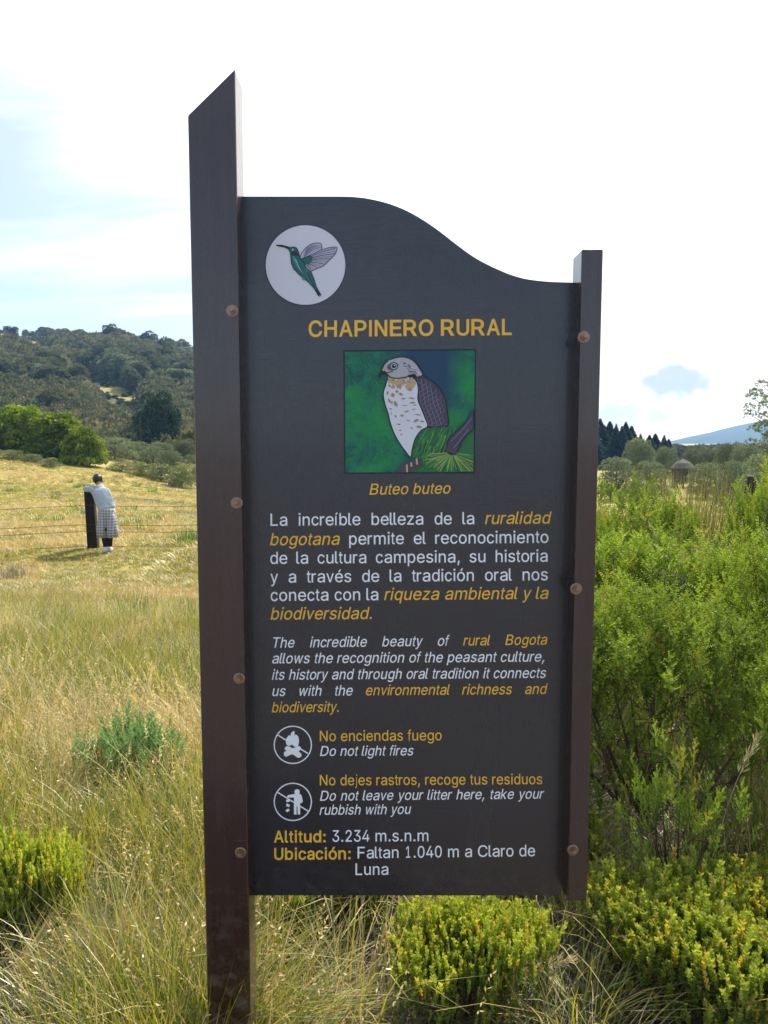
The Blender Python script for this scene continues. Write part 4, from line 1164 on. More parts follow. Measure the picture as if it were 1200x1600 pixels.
# thatched hut
def hut():
    p = at(1066, 751, 78.0)
    g = float(ground_z(p.x, 78.0))
    e = empty('thatched_hut', (p.x, 78.0, g), R(12), 'small round wooden hut with a grey thatched roof among the trees', 'hut')
    zt = at(1066, 721, 78).z - g; ze = at(1066, 731, 78).z - g
    w = MB(); n = 10; r = .86
    w.rings([[(r * math.cos(2*PI*k/n), r * math.sin(2*PI*k/n), z) for k in range(n)] for z in (-.3, ze + .05)])
    w.build('wall', M['hutwood'], e)
    rf = MB(); m = 30; zt += .25
    rf.rings([[(rr_ * (1 + .04 * math.sin(k * 5.1)) * math.cos(2*PI*k/m), rr_ * (1 + .04 * math.sin(k * 5.1)) * math.sin(2*PI*k/m), z + .03 * math.sin(k * 3.3)) for k in range(m)]
              for rr_, z in ((1.16, ze - .08), (1.2, ze), (.75, ze + (zt - ze) * .55), (.28, ze + (zt - ze) * .9), (.05, zt))])
    rf.build('roof', M['thatch'], e)
    for k in range(n):
        c = MB(); a = 2*PI*(k + .5)/n; c.tube([(1.0 * math.cos(a), 1.0 * math.sin(a), -.3), (1.0 * math.cos(a), 1.0 * math.sin(a), ze + .02)], .05, 6)
        c.build('post', M['hutwood'], e)
    d = MB(); d.box(-.28, -r * .98 - .03, 0, .28, -r * .98 + .04, ze * .82); d.build('door', M['hutdoor'], e)


M['hutwood'] = m_bark('hut_wood', (.05, .04, .035), (.13, .11, .09))
M['hutdoor'] = m_plain('hut_door', (.02, .018, .016), .8)
M['thatch'] = m_bark('thatch', (.08, .075, .065), (.19, .18, .16))
hut()

# ------------------------------------------------------------------ scattering of what nobody could count
def scatter(name, pts, scl, idx, meshes, rots=None, kind='stuff'):
    """one object: a cloud of points on which geometry nodes place the meshes"""
    pts = np.asarray(pts, np.float32); n = len(pts)
    me = bpy.data.meshes.new(name); me.vertices.add(n); me.vertices.foreach_set('co', pts.ravel())
    rng = np.random.default_rng(n)
    if rots is None:
        rots = np.zeros((n, 3), np.float32); rots[:, 2] = rng.random(n) * 2 * PI
        rots[:, 0] = rng.normal(size=n) * .10; rots[:, 1] = rng.normal(size=n) * .10
    a = me.attributes.new('rot', 'FLOAT_VECTOR', 'POINT'); a.data.foreach_set('vector', np.asarray(rots, np.float32).ravel())
    a = me.attributes.new('scl', 'FLOAT', 'POINT'); a.data.foreach_set('value', np.asarray(scl, np.float32))
    a = me.attributes.new('idx', 'INT', 'POINT'); a.data.foreach_set('value', np.asarray(idx, np.int32))
    me.update()
    o = link(name, me)
    c = bpy.data.collections.new(name + '_kinds')
    for i, m in enumerate(meshes):
        s = bpy.data.objects.new('%s_kind_%02d' % (name, i), m); c.objects.link(s)
    g = bpy.data.node_groups.new(name, 'GeometryNodeTree')
    g.interface.new_socket('Geometry', in_out='INPUT', socket_type='NodeSocketGeometry')
    g.interface.new_socket('Geometry', in_out='OUTPUT', socket_type='NodeSocketGeometry')
    N = g.nodes.new; L = g.links.new
    gi = N('NodeGroupInput'); go = N('NodeGroupOutput'); iop = N('GeometryNodeInstanceOnPoints'); ci = N('GeometryNodeCollectionInfo')
    ci.inputs['Collection'].default_value = c; ci.inputs['Separate Children'].default_value = True; ci.inputs['Reset Children'].default_value = True
    def attr(nm, ty):
        q = N('GeometryNodeInputNamedAttribute'); q.data_type = ty; q.inputs['Name'].default_value = nm; return q.outputs['Attribute']
    L(gi.outputs[0], iop.inputs['Points']); L(ci.outputs[0], iop.inputs['Instance'])
    iop.inputs['Pick Instance'].default_value = True
    L(attr('idx', 'INT'), iop.inputs['Instance Index'])
    L(attr('rot', 'FLOAT_VECTOR'), iop.inputs['Rotation']); L(attr('scl', 'FLOAT'), iop.inputs['Scale'])
    L(iop.outputs[0], go.inputs[0])
    md = o.modifiers.new('scatter', 'NODES'); md.node_group = g
    return tag(o, kind=kind)


def tuft(seed, n, h, spread, width, lean, mat, seedheads=0, curl=.5, dry=.2, segs=4, tint=(0, 1)):
    """blades of grass growing from one spot"""
    rng = np.random.default_rng(seed)
    a = rng.random(n) * 2 * PI; r = spread * rng.random(n) ** .6
    base = np.stack([r * np.cos(a), r * np.sin(a), np.full(n, -.03)], -1)
    la = a + rng.normal(size=n) * .9; ln = lean * (.3 + 1.0 * rng.random(n))
    out = np.stack([np.cos(la), np.sin(la), np.zeros(n)], -1)
    H = h * (.45 + .55 * rng.random(n) ** .8)
    side = np.stack([-np.sin(la + rng.normal(size=n) * .5), np.cos(la), np.zeros(n)], -1); side = unit(side)
    W_ = width * (.6 + .7 * rng.random(n))
    V = []; 
    ts = np.linspace(0, 1, segs + 1)
    rows = []
    for t in ts:
        up = H * t * (1 - .32 * curl * t * t * (ln > .5)); off = H * (ln * t + curl * ln * t * t)
        p = base + out * off[:, None] * .75 + np.array([0, 0, 1]) * up[:, None] * np.maximum(.25, (1 - .45 * ln * t))[:, None]
        w = W_ * (1 - t ** 1.8) * .5 + .0001
        rows.append((p + side * w[:, None], p - side * w[:, None]))
    V = np.stack([np.stack(r_, 1) for r_ in rows], 1).reshape(n, -1, 3)      # n, (segs+1)*2, 3
    m = (segs + 1) * 2
    f = np.array([[2*i, 2*i+1, 2*i+3, 2*i+2] for i in range(segs)])
    F = (np.arange(n)[:, None, None] * m + f[None]).reshape(-1, 4)
    tint_ = np.zeros((n, 3)); tint_[:, 0] = tint[0] + (tint[1] - tint[0]) * rng.random(n); tint_[:, 1] = (rng.random(n) < dry) * (.5 + .5 * rng.random(n))
    C = np.repeat(tint_, m, axis=0)
    V = V.reshape(-1, 3)
    if seedheads:
        k = rng.integers(0, n, seedheads)
        tip = (rows[-1][0] + rows[-1][1])[k] / 2
        b = []; ax = []; 
        for q in range(12):
            b.append(tip - np.array([0, 0, 1]) * (.006 * q)[None] if False else tip + np.array([0, 0, -.007 * q]) + out[k] * (-.003 * q)); 
            ax.append(unit(rng.normal(size=(seedheads, 3)) * .6 + np.array([0, 0, .9]) + out[k] * .4))
        b = np.concatenate(b); ax = np.concatenate(ax); sd = unit(np.cross(ax, rand_dirs(rng, len(b))))
        q = leaf_quads(b, ax, sd, .013, .0045)
        qc = np.zeros((len(b), 3)); qc[:, 0] = .9; qc[:, 1] = 1
        F = np.concatenate([F, quads_idx(len(b)) + len(V)]); V = np.concatenate([V, q]); C = np.concatenate([C, np.repeat(qc, 4, axis=0)])
    return mesh_np('tuft', V, F, M[mat], col=C)


NEARK = [tuft(101, 70, .46, .10, .0042, .55, 'grass', 5, .7, .22), tuft(102, 60, .38, .12, .0045, .75, 'grass', 0, .8, .35),
         tuft(103, 46, .50, .08, .0032, .6, 'straw', 9, .8, .1), tuft(104, 50, .34, .13, .0036, .95, 'straw', 0, 1, .1),
         tuft(105, 48, .40, .09, .0034, .5, 'rust', 8, .6, .1), tuft(106, 80, .32, .09, .004, .45, 'rush', 0, .4, .05),
         tuft(107, 56, .42, .14, .0036, 1.05, 'greygrass', 3, 1, .2), tuft(108, 52, .25, .15, .0036, 1.3, 'greygrass', 0, 1, .3)]
FARK = [tuft(111, 34, .20, .16, .016, .7, 'grass', 0, .6, .25, 2), tuft(112, 30, .24, .14, .014, .8, 'straw', 0, .6, .2, 2),
        tuft(113, 30, .20, .14, .016, .8, 'rust', 0, .6, .2, 2), tuft(114, 44, .26, .15, .016, .5, 'rush', 0, .4, .1, 2), tuft(115, 30, .2, .2, .016, 1.0, 'greygrass', 0, .6, .2, 2)]

rng = np.random.default_rng(5)


def grass_points(n, ymin, ymax, xl, xr, power=1.0):
    y = ymin + (ymax - ymin) * rng.random(n) ** power
    a = xl + (xr - xl) * rng.random(n)
    return a * y, y


# near, tall and tangled
def near_grass():
    N_ = 9000
    y = 1.25 + (9.5 - 1.25) * rng.random(N_) ** 1.25
    a = -.80 + 1.5 * rng.random(N_)
    x = a * (y + .6)
    right = sstep(.45, 1.0, x / y * 2.2)
    n1 = fbm(x * .9, y * .9, 21); n2 = fbm(x * .55 + 9, y * .55, 33); n3 = fbm(x * 1.6, y * 1.6, 44)
    idx = np.where(n1 > .36, 2, np.where(n1 < -.1, 1, 0))
    idx = np.where((n2 > .5) & (y > 3.4), 4, idx); idx = np.where(n3 > .42, 5, idx)
    u = rng.random(N_)
    idx = np.where((u > .90) | ((n3 > .26) & (u > .4)), 5, idx)
    idx = np.where(u < .14, rng.integers(0, 4, N_), idx)
    rs = (x > -.34) & (y < 5) & (u > .25)
    idx = np.where(rs, 6 + (rng.random(N_) < .45), idx)
    idx = np.where((x < -.75) & (y < 1.95), 6, idx)
    s = (.8 + .5 * rng.random(N_)) * (1 - .45 * sstep(4.5, 9, y))
    s = s * np.where(rs, .72, 1)
    s = s * np.where(rs & (y < 2.3), .7, 1)
    ok = ~((y < 1.80) & (x > -.25)) & ~((y < 1.55))
    for hx_, hy_, hr_ in ((-.10, 2.25, .2), (-.30, 2.1, .18), (-1.03, 2.95, .26), (.215, 2.03, .24), (.86, 2.02, .30), (1.2, 2.12, .22), (1.02, 2.95, .35), (-1.06, 2.12, .2)): ok &= np.hypot(x - hx_, y - hy_) > hr_
    x, y, s, idx = x[ok], y[ok], s[ok], idx[ok]
    return scatter('tall_grass', np.stack([x, y, ground_z(x, y)], -1), s, idx, NEARK)


near_grass()


def far_grass():
    N_ = 46000
    y = 8.0 + 48 * rng.random(N_) ** 1.35
    a = np.where(rng.random(N_) < .72, -.66 + .5 * rng.random(N_), -.1 + .75 * rng.random(N_))
    x = a * y
    n1 = fbm(x * .30, y * .30, 61); n2 = fbm(x * .14, y * .22, 72)
    idx = np.where(n1 > .2, 1, 0); idx = np.where(n1 < -.36, 4, idx); idx = np.where((n2 > .48) & (y < 14), 2, idx)
    idx = np.where(n1 > .66, 3, idx)
    idx = np.where(rng.random(N_) < .25, rng.integers(0, 2, N_), idx)
    s = (.55 + .75 * rng.random(N_)) * (1.25 - .5 * sstep(9, 24, y))
    n4 = fbm(x * .9, y * .5, 83)
    s = s * np.where(idx == 3, 1.4, 1) * (1 + 1.1 * sstep(.28, .5, n4) * (rng.random(N_) > .4))
    idx = np.where((n4 > .42) & (rng.random(N_) < .5), rng.choice([0, 3, 4, 1], N_), idx)
    idx = np.where((y < 13) & (idx == 3), 0, idx); s = np.where(y < 13, np.minimum(s, .8), s)
    ppos = at(167, 863, 15.25)
    s = np.where((np.abs(x - ppos.x) < 1.6) & (y > 11.5) & (y < 16.2), np.minimum(s, .55), s)
    idx = np.where((np.abs(x - ppos.x) < 1.6) & (y > 11.5) & (y < 16.2) & (idx == 3), 0, idx)
    return scatter('meadow_grass', np.stack([x, y, ground_z(x, y)], -1), s, idx, FARK)


far_grass()

# flattened bright straw sweeping past the foot of the left post
def swept():
    N_ = 70
    t = rng.random(N_)
    x = -.98 + .5 * t + rng.normal(size=N_) * .04; y = 1.88 + .03 * np.sin(t * 3) + rng.normal(size=N_) * .04 + .14 * t * t
    rot = np.zeros((N_, 3)); rot[:, 1] = R(66) + rng.normal(size=N_) * .16; rot[:, 2] = R(14) + rng.normal(size=N_) * .3; rot[:, 0] = rng.normal(size=N_) * .2
    k = [tuft(121, 46, .42, .05, .0036, .22, 'straw', 0, .5, .1), tuft(122, 46, .40, .05, .004, .22, 'grass', 0, .5, .5, tint=(.6, 1))]
    z = ground_z(x, y) + .10
    scatter('flattened_straw', np.stack([x, y, z], -1), .6 + .3 * rng.random(N_), rng.integers(0, 2, N_), k, rot)


swept()

# forest cover of the hill
FOREST = [TREE[k][1] for k in ('ridge1', 'ridge2', 'ridge3')]
tree_kind('scrub1', 31, 4, 5, 'leaf_hillb', 'dome', 12, 1500, .5, .02, .15, .28, 3)
tree_kind('scrub2', 32, 4, 5, 'leaf_olive', 'dome', 12, 1500, .5, .02, .15, .28, 3)
FOREST += [TREE['scrub1'][1], TREE['scrub2'][1]]


def forest():
    N_ = 8200
    y = 80 + 272 * rng.random(N_) ** .8
    a = -.72 + .75 * rng.random(N_)
    keep = np.ones(N_, bool); low = np.zeros(N_, bool)
    for a0, y0, ra, ry in CLEAR:
        d = ((a - a0) / ra) ** 2 + ((y - y0) / ry) ** 2
        keep &= (d > 1.0) | (rng.random(N_) < .30)
        low |= ((np.abs(a - a0) < ra * 1.1) & (y > y0 - ry - 55) & (y < y0))
    keep &= (y > 92) | (a > -.36) | (rng.random(N_) < .5)
    x = a * y
    x, y, low, a = x[keep], y[keep], low[keep], a[keep]; n = len(x)
    sp = fbm(x * .03, y * .03, 90)
    idx = np.where(sp > .08, rng.integers(0, 3, n), rng.integers(3, 5, n))
    s = np.where(idx < 3, .50 + .45 * rng.random(n), .7 + .8 * rng.random(n)) * (.85 + .45 * sstep(90, 300, y))
    s = np.where(low, s * .22, s)
    s *= np.where((y > 318), .38, 1)
    scatter('hillside_forest', np.stack([x, y, hill_z(x, y) - .3], -1), s, idx, FOREST)


forest()


def far_scrub():
    N_ = 2600
    y = 140 + 420 * rng.random(N_); a = -.12 + .95 * rng.random(N_); x = a * y
    idx = rng.integers(0, 5, N_); s = .25 + .22 * rng.random(N_)
    scatter('distant_scrub', np.stack([x, y, ground_z(x, y) - .3], -1), s, idx, FOREST)


far_scrub()

# ------------------------------------------------------------------ near shrubs
def sprig_feather(seed, L=.17, branch=10, leaf=.0125):
    """a shoot with short side shoots, each set with small leaves"""
    r = np.random.default_rng(seed)
    B, A_, = [], []
    def leaves_along(p0, d, length, n, lf):
        for i in range(n):
            t = (i + .5) / n
            c = p0 + d * length * t
            for k in range(3):
                ang = i * 1.9 + k * 2 * PI / 3
                u = unit(np.cross(d, [0.3, .9, .2])); w = np.cross(d, u)
                o = u * math.cos(ang) + w * math.sin(ang)
                B.append(c); A_.append(np.concatenate([unit(o * .85 + d * .75), [lf * (1.1 - .5 * t)]]))
    ax = np.array([0, 0, 1.0])
    leaves_along(np.zeros(3), ax, L, 17, leaf)
    for i in range(branch):
        t = .12 + .7 * i / branch; a = i * 2.4
        d = unit(np.array([math.cos(a), math.sin(a), .95 + .3 * r.random()]))
        leaves_along(ax * L * t, d, L * .50 * (1.15 - t), 6, leaf * .9)
    B = np.array(B); A_ = np.array(A_)
    sd = unit(np.cross(A_[:, :3], rand_dirs(r, len(B))))
    return leaf_quads(B, A_[:, :3], sd, A_[:, 3], A_[:, 3] * .58).reshape(-1, 4, 3)


def sprig_spike(seed, L=.06, n=9, leaf=.0105):
    r = np.random.default_rng(seed); B = []; A_ = []
    for i in range(n):
        t = i / n
        for k in range(3):
            a = i * 1.3 + k * 2.09
            B.append([0, 0, L * t]); A_.append([math.cos(a) * .55, math.sin(a) * .55, 1.0])
    B = np.array(B, float); A_ = unit(np.array(A_, float)); sd = unit(np.cross(A_, rand_dirs(r, len(B))))
    return leaf_quads(B, A_, sd, leaf, leaf * .5).reshape(-1, 4, 3)


def place_sprigs(r, temps, pos, axis, scale):
    """instances of the sprig templates, merged to one array"""
    out = []; tin = []
    n = len(pos); pick = r.integers(0, len(temps), n)
    for k, T in enumerate(temps):
        m = pick == k
        if not m.any(): continue
        z = unit(axis[m]); u = unit(np.cross(z, rand_dirs(r, m.sum()))); w = np.cross(z, u)
        s = scale[m][:, None, None, None]
        P = (T[None, :, :, 0:1] * u[:, None, None] + T[None, :, :, 1:2] * w[:, None, None] + T[None, :, :, 2:3] * z[:, None, None]) * s + pos[m][:, None, None]
        out.append(P.reshape(-1, 3))
        q = T.shape[0]
        base = r.random(m.sum())[:, None] ** 1.4 * .5
        hgt = (T[:, 0, 2] / max(T[:, 0, 2].max(), 1e-6))[None] * .45
        tt = base + hgt + r.random((m.sum(), q)) * .15
        t3 = np.zeros((m.sum(), q, 4, 3)); t3[..., 0] = tt[..., None]
        dead = (r.random(m.sum()) < DEAD[0])[:, None] * r.random((m.sum(), q)); t3[..., 1] = dead[..., None]
        tin.append(t3.reshape(-1, 3))
    return np.concatenate(out), np.concatenate(tin)


DEAD = [.05]
SHRUB = {}


def shrub_kind(key, seed, h, w, temps, n, mat, stems=12, up=.8, sc=1.0, dead=.05, low=.15, lobes=9, lobr=.26, mesh_twigs=260):
    r = np.random.default_rng(seed); DEAD[0] = dead
    lob = []
    for i in range(lobes):
        a = i * 2.4 + r.random(); q = (r.random() ** .6) * .72
        z = h * (low + (1 - low) * (.55 + .45 * r.random()) * (1 - .45 * q)) - w * lobr * .5
        lob.append([math.cos(a) * q * w / 2, math.sin(a) * q * w / 2, max(z, h * .2), w * lobr * (.8 + .5 * r.random())])
    lob = np.array(lob)
    k = r.integers(0, lobes, n)
    d = rand_dirs(r, n); d[:, 2] = np.where(d[:, 2] < -.25, -d[:, 2], d[:, 2])
    rad = lob[k, 3] * (.35 + .65 * r.random(n) ** .45)
    pos = lob[k, :3] + d * rad[:, None] * np.array([1, 1, 1.15])
    pos[:, 2] *= (h - .10 * sc) / np.quantile(pos[:, 2], .985); lob[:, 2] *= .9
    m = r.random(n) < .24                        # filling lower down
    pos[m, 2] *= r.random(m.sum()) * .8 + .1
    pos[:, 2] = np.clip(pos[:, 2], .02, None)
    axis = d * (1 - up) + np.array([0, 0, 1.0]) * up + rand_dirs(r, n) * .18
    V, T = place_sprigs(r, temps, pos, axis, sc * (.65 + .6 * r.random(n)))
    fol = mesh_np('foliage', V, quads_idx(len(V) // 4), M[mat], col=T)
    b = MB()
    for i in range(stems):
        c = Vector(lob[i % lobes][:3]) + Vector(r.normal(size=3)) * .06 * w
        p0 = Vector((r.normal() * .04, r.normal() * .04, -.1))
        mid = p0.lerp(c, .5) + Vector((0, 0, -.05 * h)) + Vector(r.normal(size=3)) * .04 * w
        b.tube([p0, mid, c], [.011 * h + .002, .007 * h + .0015, .003], 6)
        for j in range(4):
            q = mid.lerp(c, .2 + .2 * j); e2 = q + Vector((r.normal() * .12 * w, r.normal() * .12 * w, abs(r.normal()) * .16 * h))
            b.tube([q, e2], [.003, .0015], 5, cap=False)
    for i in range(mesh_twigs):                  # twigs that carry the sprigs
        p = Vector(pos[r.integers(0, n)]); L = .05 + .10 * r.random()
        b.tube([p - Vector((r.normal() * .02, r.normal() * .02, L)), p + Vector((0, 0, .03))], [.0016, .001], 3, cap=False)
    SHRUB[key] = (b.mesh('stems', M['twig'], True), fol, h, w)


feather = [sprig_feather(s, .12 + .03 * s, 8 + s % 3) for s in range(4)]
feather_small = [sprig_feather(s + 9, .11, 7, .010) for s in range(3)]
spike = [sprig_spike(s, .042 + .008 * s, 7 + s) for s in range(4)]
shrub_kind('feather1', 41, 1.35, 1.5, feather, 600, 'shrub_bright', 14, .68, 1.25, .05, lobes=20, lobr=.13)
shrub_kind('feather2', 42, 1.1, 1.3, feather, 480, 'shrub_bright', 12, .68, 1.2, .08, lobes=17, lobr=.14)
shrub_kind('heath1', 43, .5, .62, spike, 3000, 'shrub_heath', 12, .85, 1.35, .12, lobes=16, lobr=.16, mesh_twigs=260)
shrub_kind('heath2', 44, .5, .55, spike, 2300, 'shrub_heath', 10, .85, 1.35, .2, lobes=12, lobr=.18, mesh_twigs=220)
shrub_kind('plant', 45, .4, .45, feather_small, 260, 'plant_green', 8, .8, .8, .02, lobes=8, lobr=.24, mesh_twigs=60)
shrub_kind('scraggy', 46, .9, .9, feather_small, 130, 'shrub_bright', 12, .55, 1.15, .15, lobes=10, lobr=.26, mesh_twigs=120)


def put_shrub(name, key, x, y, h, w, label, cat='shrub', group=None, rz=0.0, dz=0.0):
    st, fo, h0, w0 = SHRUB[key]
    e = empty(name, (x, y, float(ground_z(x, y)) + dz), rz, label, cat, group)
    e.scale = (w / w0, w / w0, h / h0)
    link('stems', st, e); link('foliage', fo, e)
    return e


FG = 'bright green feathery shrubs right of the signboard'
put_shrub('feathery_shrub', 'feather1', 1.06, 2.95, .96, 1.15, 'big bright green feathery shrub directly right of the signboard', 'shrub', FG, .4)
put_shrub('feathery_shrub', 'feather1', 1.80, 3.35, 1.14, 1.1, 'bright feathery shrub at the right edge, behind the biggest one', 'shrub', FG, 2.6)
put_shrub('feathery_shrub', 'feather2', 1.50, 2.45, .92, .62, 'bright feathery shrub cut off by the right edge, in front of the others', 'shrub', FG, 4.1)
put_shrub('feathery_shrub', 'feather2', .66, 3.3, 1.05, 1.1, 'feathery shrub half hidden behind the right post', 'shrub', FG, 1.1)
put_shrub('feathery_shrub', 'feather2', 1.52, 5.2, 1.36, 1.35, 'yellower feathery shrub farther back, level with the post bolt', 'shrub', FG, 5.2)
put_shrub('feathery_shrub', 'feather1', 1.55, 4.3, 1.04, 1.4, 'feathery shrub between the biggest one and the yellower one behind', 'shrub', FG, 3.3)
put_shrub('feathery_shrub', 'feather1', 2.50, 4.7, 1.38, 1.0, 'feathery shrub at the right edge beside the dead grey branches', 'shrub', FG, .9)
put_shrub('feathery_shrub', 'scraggy', .92, 2.30, .66, .42, 'sparse young feathery shrub with separate upright shoots, low beside the right post', 'shrub', FG, .9)
HG = 'low heath bushes at the foot of the signboard'
put_shrub('heath_bush', 'heath1', .225, 1.98, .34, .48, 'dense yellow-green heath bush under the middle of the board', 'shrub', HG, .3)
put_shrub('heath_bush', 'heath1', .84, 1.98, .37, .66, 'dense yellow-green heath bush at the lower right corner, right of the right post', 'shrub', HG, 2.3)
put_shrub('heath_bush', 'heath2', 1.20, 2.12, .37, .5, 'heath bush cut off by the right edge at the bottom', 'shrub', HG, 4.3)
put_shrub('heath_bush', 'heath2', -.10, 2.38, .47, .30, 'small yellow heath bush under the left half of the board, in shade below', 'shrub', HG, 1.3)
put_shrub('heath_bush', 'heath2', -.30, 2.22, .30, .26, 'very low half shaded heath bush right of the left post', 'shrub', HG, 5.3)
put_shrub('heath_bush', 'heath2', .50, 2.75, .40, .7, 'darker heath bush behind the right half of the board foot', 'shrub', HG, 3.0)
put_shrub('rush_clump', 'heath1', -1.06, 2.12, .46, .40, 'fresh green heath clump at the lower left edge of the photo', 'shrub', None, 3.7)
put_shrub('feathery_plant', 'plant', -1.06, 3.15, .40, .46, 'low soft green feathery plant in the grass left of the signboard', 'plant', None, .5)


def rush(name, kseed, px, py, Y, h, w, n, label, cat='grass tuft', mat='rush', group='green rush tufts in the meadow'):
    p = at(px, py, Y)
    me = tuft(kseed, n, h, w * .35, .005 if Y < 7 else (.009 if Y < 12 else .014), .22 if mat == 'tussock' else .35, mat, 0, .4, .05, 3)
    o = link(name, me, None, (p.x, Y, float(ground_z(p.x, Y))))
    return tag(o, label, cat, group)


rush('rush_tuft', 201, 72, 955, 6.6, .42, .7, 260, 'vivid green tuft in the meadow below the fence on the left')
rush('rush_tuft', 202, 120, 960, 6.3, .32, .6, 160, 'smaller green tuft directly right of the vivid left tuft')
rush('rush_tuft', 203, 205, 930, 7.6, .42, .6, 200, 'green tuft in the meadow below the leaning person')
rush('rush_tuft', 204, 292, 925, 7.6, .36, .5, 160, 'green tuft beside the left post')
rush('rush_tuft', 205, 296, 838, 17.0, .5, .9, 200, 'round dark green tuft near the left post at the fence', mat='rush')
rush('rush_tuft', 206, 12, 880, 12.5, .35, .9, 160, 'dark tuft in shade at the left edge by the fence', mat='greygrass')
rush('tussock', 211, 1078, 800, 9.2, 2.0, 1.2, 620, 'tall olive tussock grass right of the sign, centre', mat='tussock', group='tall tussocks right of the signboard')
rush('tussock', 212, 1116, 800, 8.8, 1.85, 1.1, 560, 'tall olive tussock grass beside the dead branches', mat='tussock', group='tall tussocks right of the signboard')
rush('tussock', 213, 1036, 800, 9.8, 2.05, 1.3, 560, 'tall olive tussock grass below the thatched hut', mat='tussock', group='tall tussocks right of the signboard')
rush('rush_tuft', 214, 1056, 830, 7.4, 1.35, .4, 280, 'small round green tuft in front of the tall tussocks', mat='rush', group='tall tussocks right of the signboard')

# dead branching shrub and plumes on the right
def dead_shrub(px, py, Y, h, seed, label, spread=.5):
    r = np.random.default_rng(seed); p = at(px, py, Y); g = float(ground_z(p.x, Y))
    b = MB()
    def grow(p0, d, L, rad, depth):
        n_ = 3; pts = [p0]
        for i in range(n_):
            d = (d + Vector(r.normal(size=3)) * .22 + Vector((0, 0, .08))).normalized(); pts.append(pts[-1] + d * L / n_)
        b.tube(pts, [rad * (1 - .18 * i) for i in range(n_ + 1)], 5)
        if depth > 0:
            for k in range(3):
                i = 1 + k % 3; grow(pts[i], (d + Vector(r.normal(size=3)) * spread).normalized(), L * .62, rad * .55, depth - 1)
    grow(Vector((0, 0, -.1)), Vector((0, 0, 1)), h * .55, .014, 3); grow(Vector((.05, 0, -.1)), Vector((-.3, 0, 1)), h * .5, .012, 3)
    o = b.build('dead_shrub', M['deadwood'], None, True, (p.x, Y, g))
    return tag(o, label, 'dead shrub')


dead_shrub(1145, 850, 4.0, 1.30, 5, 'bare grey dead shrub with forked branches among the green shrubs')
dead_shrub(1180, 760, 9.0, 1.9, 6, 'bare greyish branches in front of the dark stake near the right edge')
st = MB(); st.box(-.07, -.07, -.3, .07, .07, 1.62); st.box(-.055, -.055, 1.62, .055, .055, 1.68)
p = at(1172, 760, 13.0)
stake = st.build('fence_stake', M['hutdoor'], None, False, (p.x, 13.0, float(ground_z(p.x, 13.0))))
tag(stake, 'dark wooden stake behind bare branches near the right edge', 'stake'); bevel(stake, .02)


def plume(px, py, Y, h, seed, label, droop=.5):
    """a single grass culm with a feathery seed head"""
    r = np.random.default_rng(seed); p = at(px, py, Y); g = float(ground_z(p.x, Y)); hh = p.z - g
    e = empty('grass_plume', (p.x - droop * .12, Y, g), 0, label, 'grass plume', 'pale grass plumes')
    b = MB(); pts = []
    for i in range(9):
        t = i / 8; pts.append((droop * .16 * t * t, .02 * t, hh * t * (1 - .08 * droop * t)))
    b.tube(pts, [.0022 * (1 - .5 * i / 8) for i in range(9)], 5); b.build('culm', M['strawstem'], e, True)
    n_ = 90; t = r.random(n_); tip = np.array(pts[-1]); pre = np.array(pts[-2]); d = unit(tip - pre)
    c = tip[None] + d[None] * (-.13 + .14 * t)[:, None] + r.normal(size=(n_, 3)) * .005
    ax = unit(d[None] + rand_dirs(r, n_) * .55); sd = unit(np.cross(ax, rand_dirs(r, n_)))
    v = leaf_quads(c, ax, sd, .03, .004)
    col = np.zeros((n_, 3)); col[:, 0] = 1
    link('seed_head', mesh_np('seed_head', v, quads_idx(n_), M['straw'], col=np.repeat(col, 4, axis=0)), e)


M['strawstem'] = m_plain('straw_stem', (.42, .33, .15), .7, .3)
for i, (px, py, Y, lb, dr) in enumerate([(1070, 752, 4.6, 'white feathery grass plume standing in front of the thatched hut', .3), (1062, 758, 5.2, 'thin pale plume left of the white feathery plume', .2),
                                     (643, 1405, 2.3, 'pale plume just under the middle of the board', .1), (1172, 1135, 2.4, 'pale drooping plume hanging at the right edge', .9),
                                     (700, 1402, 2.5, 'thin plume under the board right of the middle', .1), (862, 1500, 2.0, 'white hooked plume between the two heath bushes', 1.4),
                                     (1010, 1362, 2.15, 'pale arched plume above the right heath bush', 1.2), (1130, 1500, 1.85, 'long silvery plume bending over the right heath bush', 1.6),
                                     (228, 1040, 3.6, 'pale plume standing in the grass left of the left post', .4), (280, 935, 5.0, 'pale tangled plume by the left post', .9)]):
    plume(px, py, Y, 0, 300 + i, lb, dr)

# ------------------------------------------------------------------ fence and the person leaning on it
M['fencewood'] = m_bark('fence_wood', (.012, .010, .009), (.035, .027, .023))
M['wire'] = m_plain('fence_wire', (.10, .085, .07), .6, .4, .6)
FY = 15.75
FX = at(146, 850, FY).x
fg = float(ground_z(FX, FY))
fence = empty('wire_fence', (FX, FY, fg), R(7), 'dark wooden post fence with four thin wires crossing the meadow', 'fence')
ph = at(140, 767, FY).z - fg


def fence_post(x, tilt):
    b = MB(); w = .105
    vs = []
    for z, s in ((-.4, 1.0), (ph, .86)):
        vs += [(x - w * s + tilt * z, -w * s, z), (x + w * s + tilt * z, -w * s, z), (x + w * s + tilt * z, w * s, z), (x - w * s + tilt * z, w * s, z)]
    b.add(vs, [(0, 3, 2, 1), (4, 5, 6, 7), (0, 1, 5, 4), (1, 2, 6, 5), (2, 3, 7, 6), (3, 0, 4, 7)])
    bevel(b.build('post', M['fencewood'], fence), .015)


